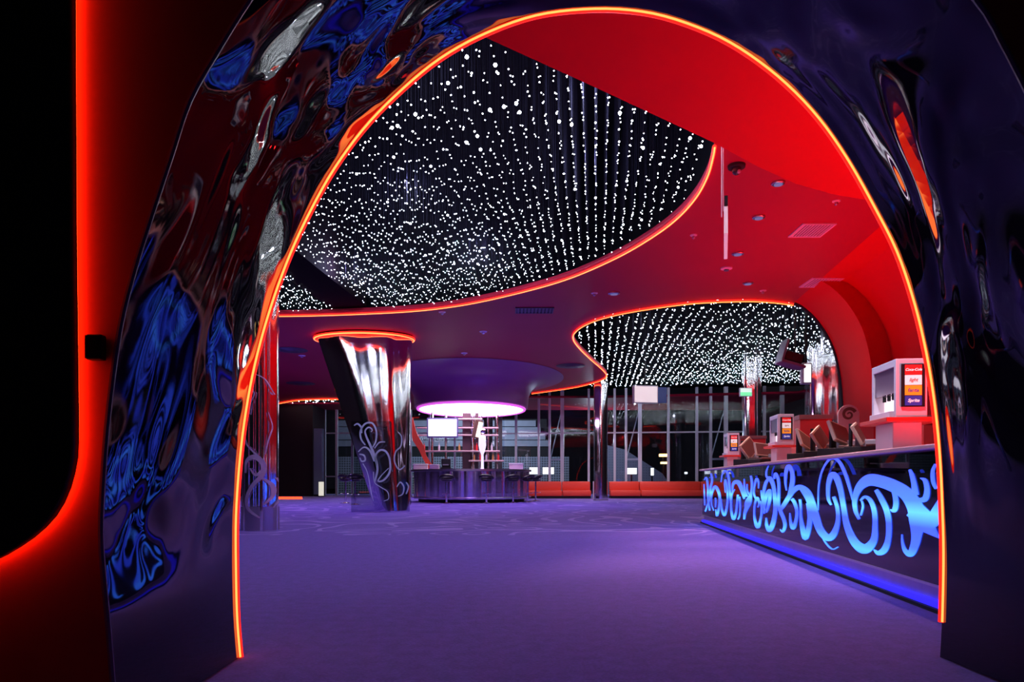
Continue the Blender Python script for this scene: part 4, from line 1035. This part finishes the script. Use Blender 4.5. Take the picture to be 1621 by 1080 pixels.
def c_at(px, back, z=TOP):   # counter-top point seen at pixel column px, set back from the front
    o_ = near0 - Vector((-cd.y, cd.x, 0))*back; k = (px-CX)/FPX
    s = (k*o_.y-o_.x)/(cd.x-k*cd.y); p = o_+cd*s; return Vector((p.x, p.y, z))

# drinks dispensers
def dispenser(px, S, label, back=0.20, rz=-0.12):
    """front (label) side faces -y, the lit dispensing bay opens to -x over the counter edge"""
    p = c_at(px, back); t = thing('drinks_dispenser', label, 'drinks dispenser', p, rz)
    B = lambda *a, bev=0.0: bx(*[v*S for v in a], bev=bev*S)
    obj('pedestal', B(0.00,0.20, 0.05,0.36, 0.0,0.215, bev=0.006), M['pink_box'], t, label='pale pink pedestal')
    obj('shelf', B(-0.08,0.34, -0.04,0.46, 0.215,0.245, bev=0.004), mat('red_shelf', (0.75,0.03,0.02), 0.35), t, label='red shelf')
    h = bmesh.new()
    box(h, 0.09*S, 0.215*S, 0.0, 0.43*S, 0.245*S, 0.67*S, 0.006*S)          # body
    box(h, 0.0, 0.10*S, 0.0, 0.035*S, 0.245*S, 0.67*S, 0.004*S)               # near cheek
    box(h, 0.0, 0.10*S, 0.395*S, 0.43*S, 0.245*S, 0.67*S, 0.004*S)            # far cheek
    box(h, 0.0, 0.10*S, 0.03*S, 0.40*S, 0.615*S, 0.67*S, 0.004*S)
    obj('housing', h, M['light_plastic'], t)
    obj('dark_hood', B(0.012,0.05, 0.035,0.395, 0.43,0.615), mat('hood', (0.16,0.10,0.15), 0.15), t)
    obj('lit_bay', B(0.080,0.089, 0.035,0.395, 0.30,0.43), M['bay_light'], t)
    obj('drip_tray', B(-0.03,0.085, 0.035,0.395, 0.245,0.295, bev=0.004), M['light_plastic'], t)
    for k in range(4): obj('nozzle', B(0.045,0.065, 0.08+0.08*k,0.10+0.08*k, 0.39,0.43), M['black'], t)
    lp = obj('label_panel', B(0.035,0.195, -0.008,0.0, 0.32,0.63), M['screen_off'], t)
    for k, mm in enumerate(('logo_red','logo_white','logo_orange','logo_blue')):
        z1 = 0.622-k*0.074; obj('flavour_label', B(0.058,0.172, -0.012,-0.007, z1-0.070,z1), M[mm], lp)
    T = Matrix.Translation
    def txt(st_, size, z, m, sh=0.0):
        obj('lettering', text_mesh(st_, size*S, 0.0005, 0.0006*S, sh, T((0.115*S, -0.0125*S, z*S)) @ XZ), m, lp)
    txt('Coca-Cola', 0.026, 0.587, M['logo_white'], 0.35)
    txt('light', 0.034, 0.513, mat('label_ink', (0.25,0.02,0.03), 0.5), 0.3)
    txt('fanta', 0.038, 0.439, mat('label_navy', (0.02,0.05,0.45), 0.5), 0.1)
    txt('Sprite', 0.033, 0.365, M['logo_white'], 0.3)
    return t
dA = dispenser(1418, 1.0, 'large drinks dispenser with four brand labels at the near end of the counter')
dB = dispenser(1231, 0.86, 'drinks dispenser in the middle of the counter beside a red cabinet')
dC = dispenser(1152, 0.84, 'smallest looking drinks dispenser at the far end of the counter')
def cabinet(px, back, w_, d_, h_, z0, label):
    p = c_at(px, back, z0); t = thing('back_cabinet', label, 'cabinet', p, -0.12)
    obj('body', bx(0, w_, 0, d_, 0, h_*0.94), mat('red_cabinet', (0.45,0.03,0.03), 0.4, noise=0.05), t)
    obj('top', bx(-0.015, w_+0.015, -0.015, d_, h_*0.94, h_, bev=0.004), mat('brown_top', (0.20,0.08,0.08), 0.4), t)
    obj('door_line', bx(0.01, w_-0.01, -0.006, 0.0, h_*0.44, h_*0.46), M['black'], t)
# back counter behind, floor standing
def floor_cab(x, y, w_, d_, h_, label):
    t = thing('back_cabinet', label, 'cabinet', (x, y, 0), -0.12)
    obj('body', bx(0, w_, 0, d_, 0, h_-0.06), mat('red_cabinet', (0.50,0.03,0.03), 0.4, noise=0.05), t)
    obj('top', bx(-0.015, w_+0.015, -0.015, d_, h_-0.06, h_, bev=0.004), mat('brown_top', (0.22,0.08,0.08), 0.4), t)
    obj('handle', bx(w_*0.3, w_*0.7, -0.03, -0.01, h_*0.6, h_*0.6+0.02), M['steel'], t)
    obj('plinth', bx(0.02, w_-0.02, 0.02, d_-0.02, -0.0, 0.08), M['black'], t)
floor_cab(3.80, 9.0, 0.40, 0.7, P(0, 657, 9.0).z, 'red cabinet with brown top behind the middle drinks dispenser')
floor_cab(4.22, 12.6, 0.45, 0.6, P(0, 690, 12.6).z, 'red cabinet beyond the far end of the counter')
floor_cab(3.44, 5.7, 0.55, 0.7, P(0, 658, 5.7).z, 'red cabinet behind the near drinks dispenser')

# tills: tilted screens on stands
def till(px, back, label, rz, tilt, S=1.0):
    p = c_at(px, back); t = thing('cash_register', label, 'cash register', p, rz)
    B = lambda *a, bev=0.0, M=None: bx(*[v*S for v in a], bev=bev*S, M=M)
    obj('drawer', B(-0.19,0.19, -0.16,0.2, 0.0,0.09, bev=0.006), M['black'], t)
    obj('keyboard', B(-0.17,0.12, -0.19,-0.02, 0.09,0.115, bev=0.004), M['brown'], t)
    bm = bmesh.new(); tube(bm, [(0.03*S,0.08*S,0.085*S),(0.03*S,0.08*S,0.20*S)], 0.03*S, 10); obj('stand', bm, M['grey_plastic'], t, True)
    Mt = Matrix.Translation((0.03*S, 0.07*S, 0.25*S)) @ Matrix.Rotation(tilt, 4, 'Y') @ Matrix.Rotation(-0.45, 4, 'X')
    obj('monitor', B(-0.17,0.17, -0.012,0.025, -0.12,0.12, bev=0.006, M=Mt), M['beige'], t)
    obj('monitor_screen', B(-0.15,0.15, -0.016,-0.011, -0.10,0.10, M=Mt), M['brown'], t)
    obj('customer_display', B(-0.02,0.09, 0.14,0.17, 0.085,0.36, bev=0.004), M['black'], t)
    obj('receipt_printer', B(0.07,0.19, -0.15,0.03, 0.09,0.18, bev=0.012), M['grey_plastic'], t)
till(1308, 0.30, 'cash register with tilted screen just right of the red cabinet', 0.9, -0.35, 0.85)
till(1338, 0.26, 'cash register in front of the board with curl emblem', 0.6, 0.2, 0.85)
till(1370, 0.24, 'cash register right before the near drinks dispenser', 1.0, -0.2, 0.72)
till(1192, 0.26, 'cash register with raised tilted screen at the far part of the counter', 0.8, -0.45, 1.0)
till(1211, 0.28, 'dark cash register just left of the middle dispenser pedestal', 0.2, 0.1, 0.8)
till(1282, 0.30, 'low cash register left of the tilted screen at mid counter', 0.7, 0.3, 0.85)
# board with curl emblem
p = c_at(1343, 0.60); t = thing('emblem_board', 'pale rounded board with a dark curl emblem standing behind the registers', 'board', p, -0.15)
Hh = P(0, 641, p.y).z-TOP
pts = [(-0.10,0),(0.10,0)] + [(0.10*math.cos(a)+0.0, Hh-0.10+0.10*math.sin(a)) for a in [PI*k/12 for k in range(13)]]
obj('board', plate([pts], -0.01, 0.01, XZ), M['pink_box'], t)
bm = bmesh.new(); f = lambda u, v: Vector((u, -0.012, v))
scroll(bm, (0, Hh-0.10), 0.066, 1.4, 0.4, 0.034, 0.010, f, Vector((0, -0.004, 0))); obj('curl_emblem', bm, M['brown'], t)
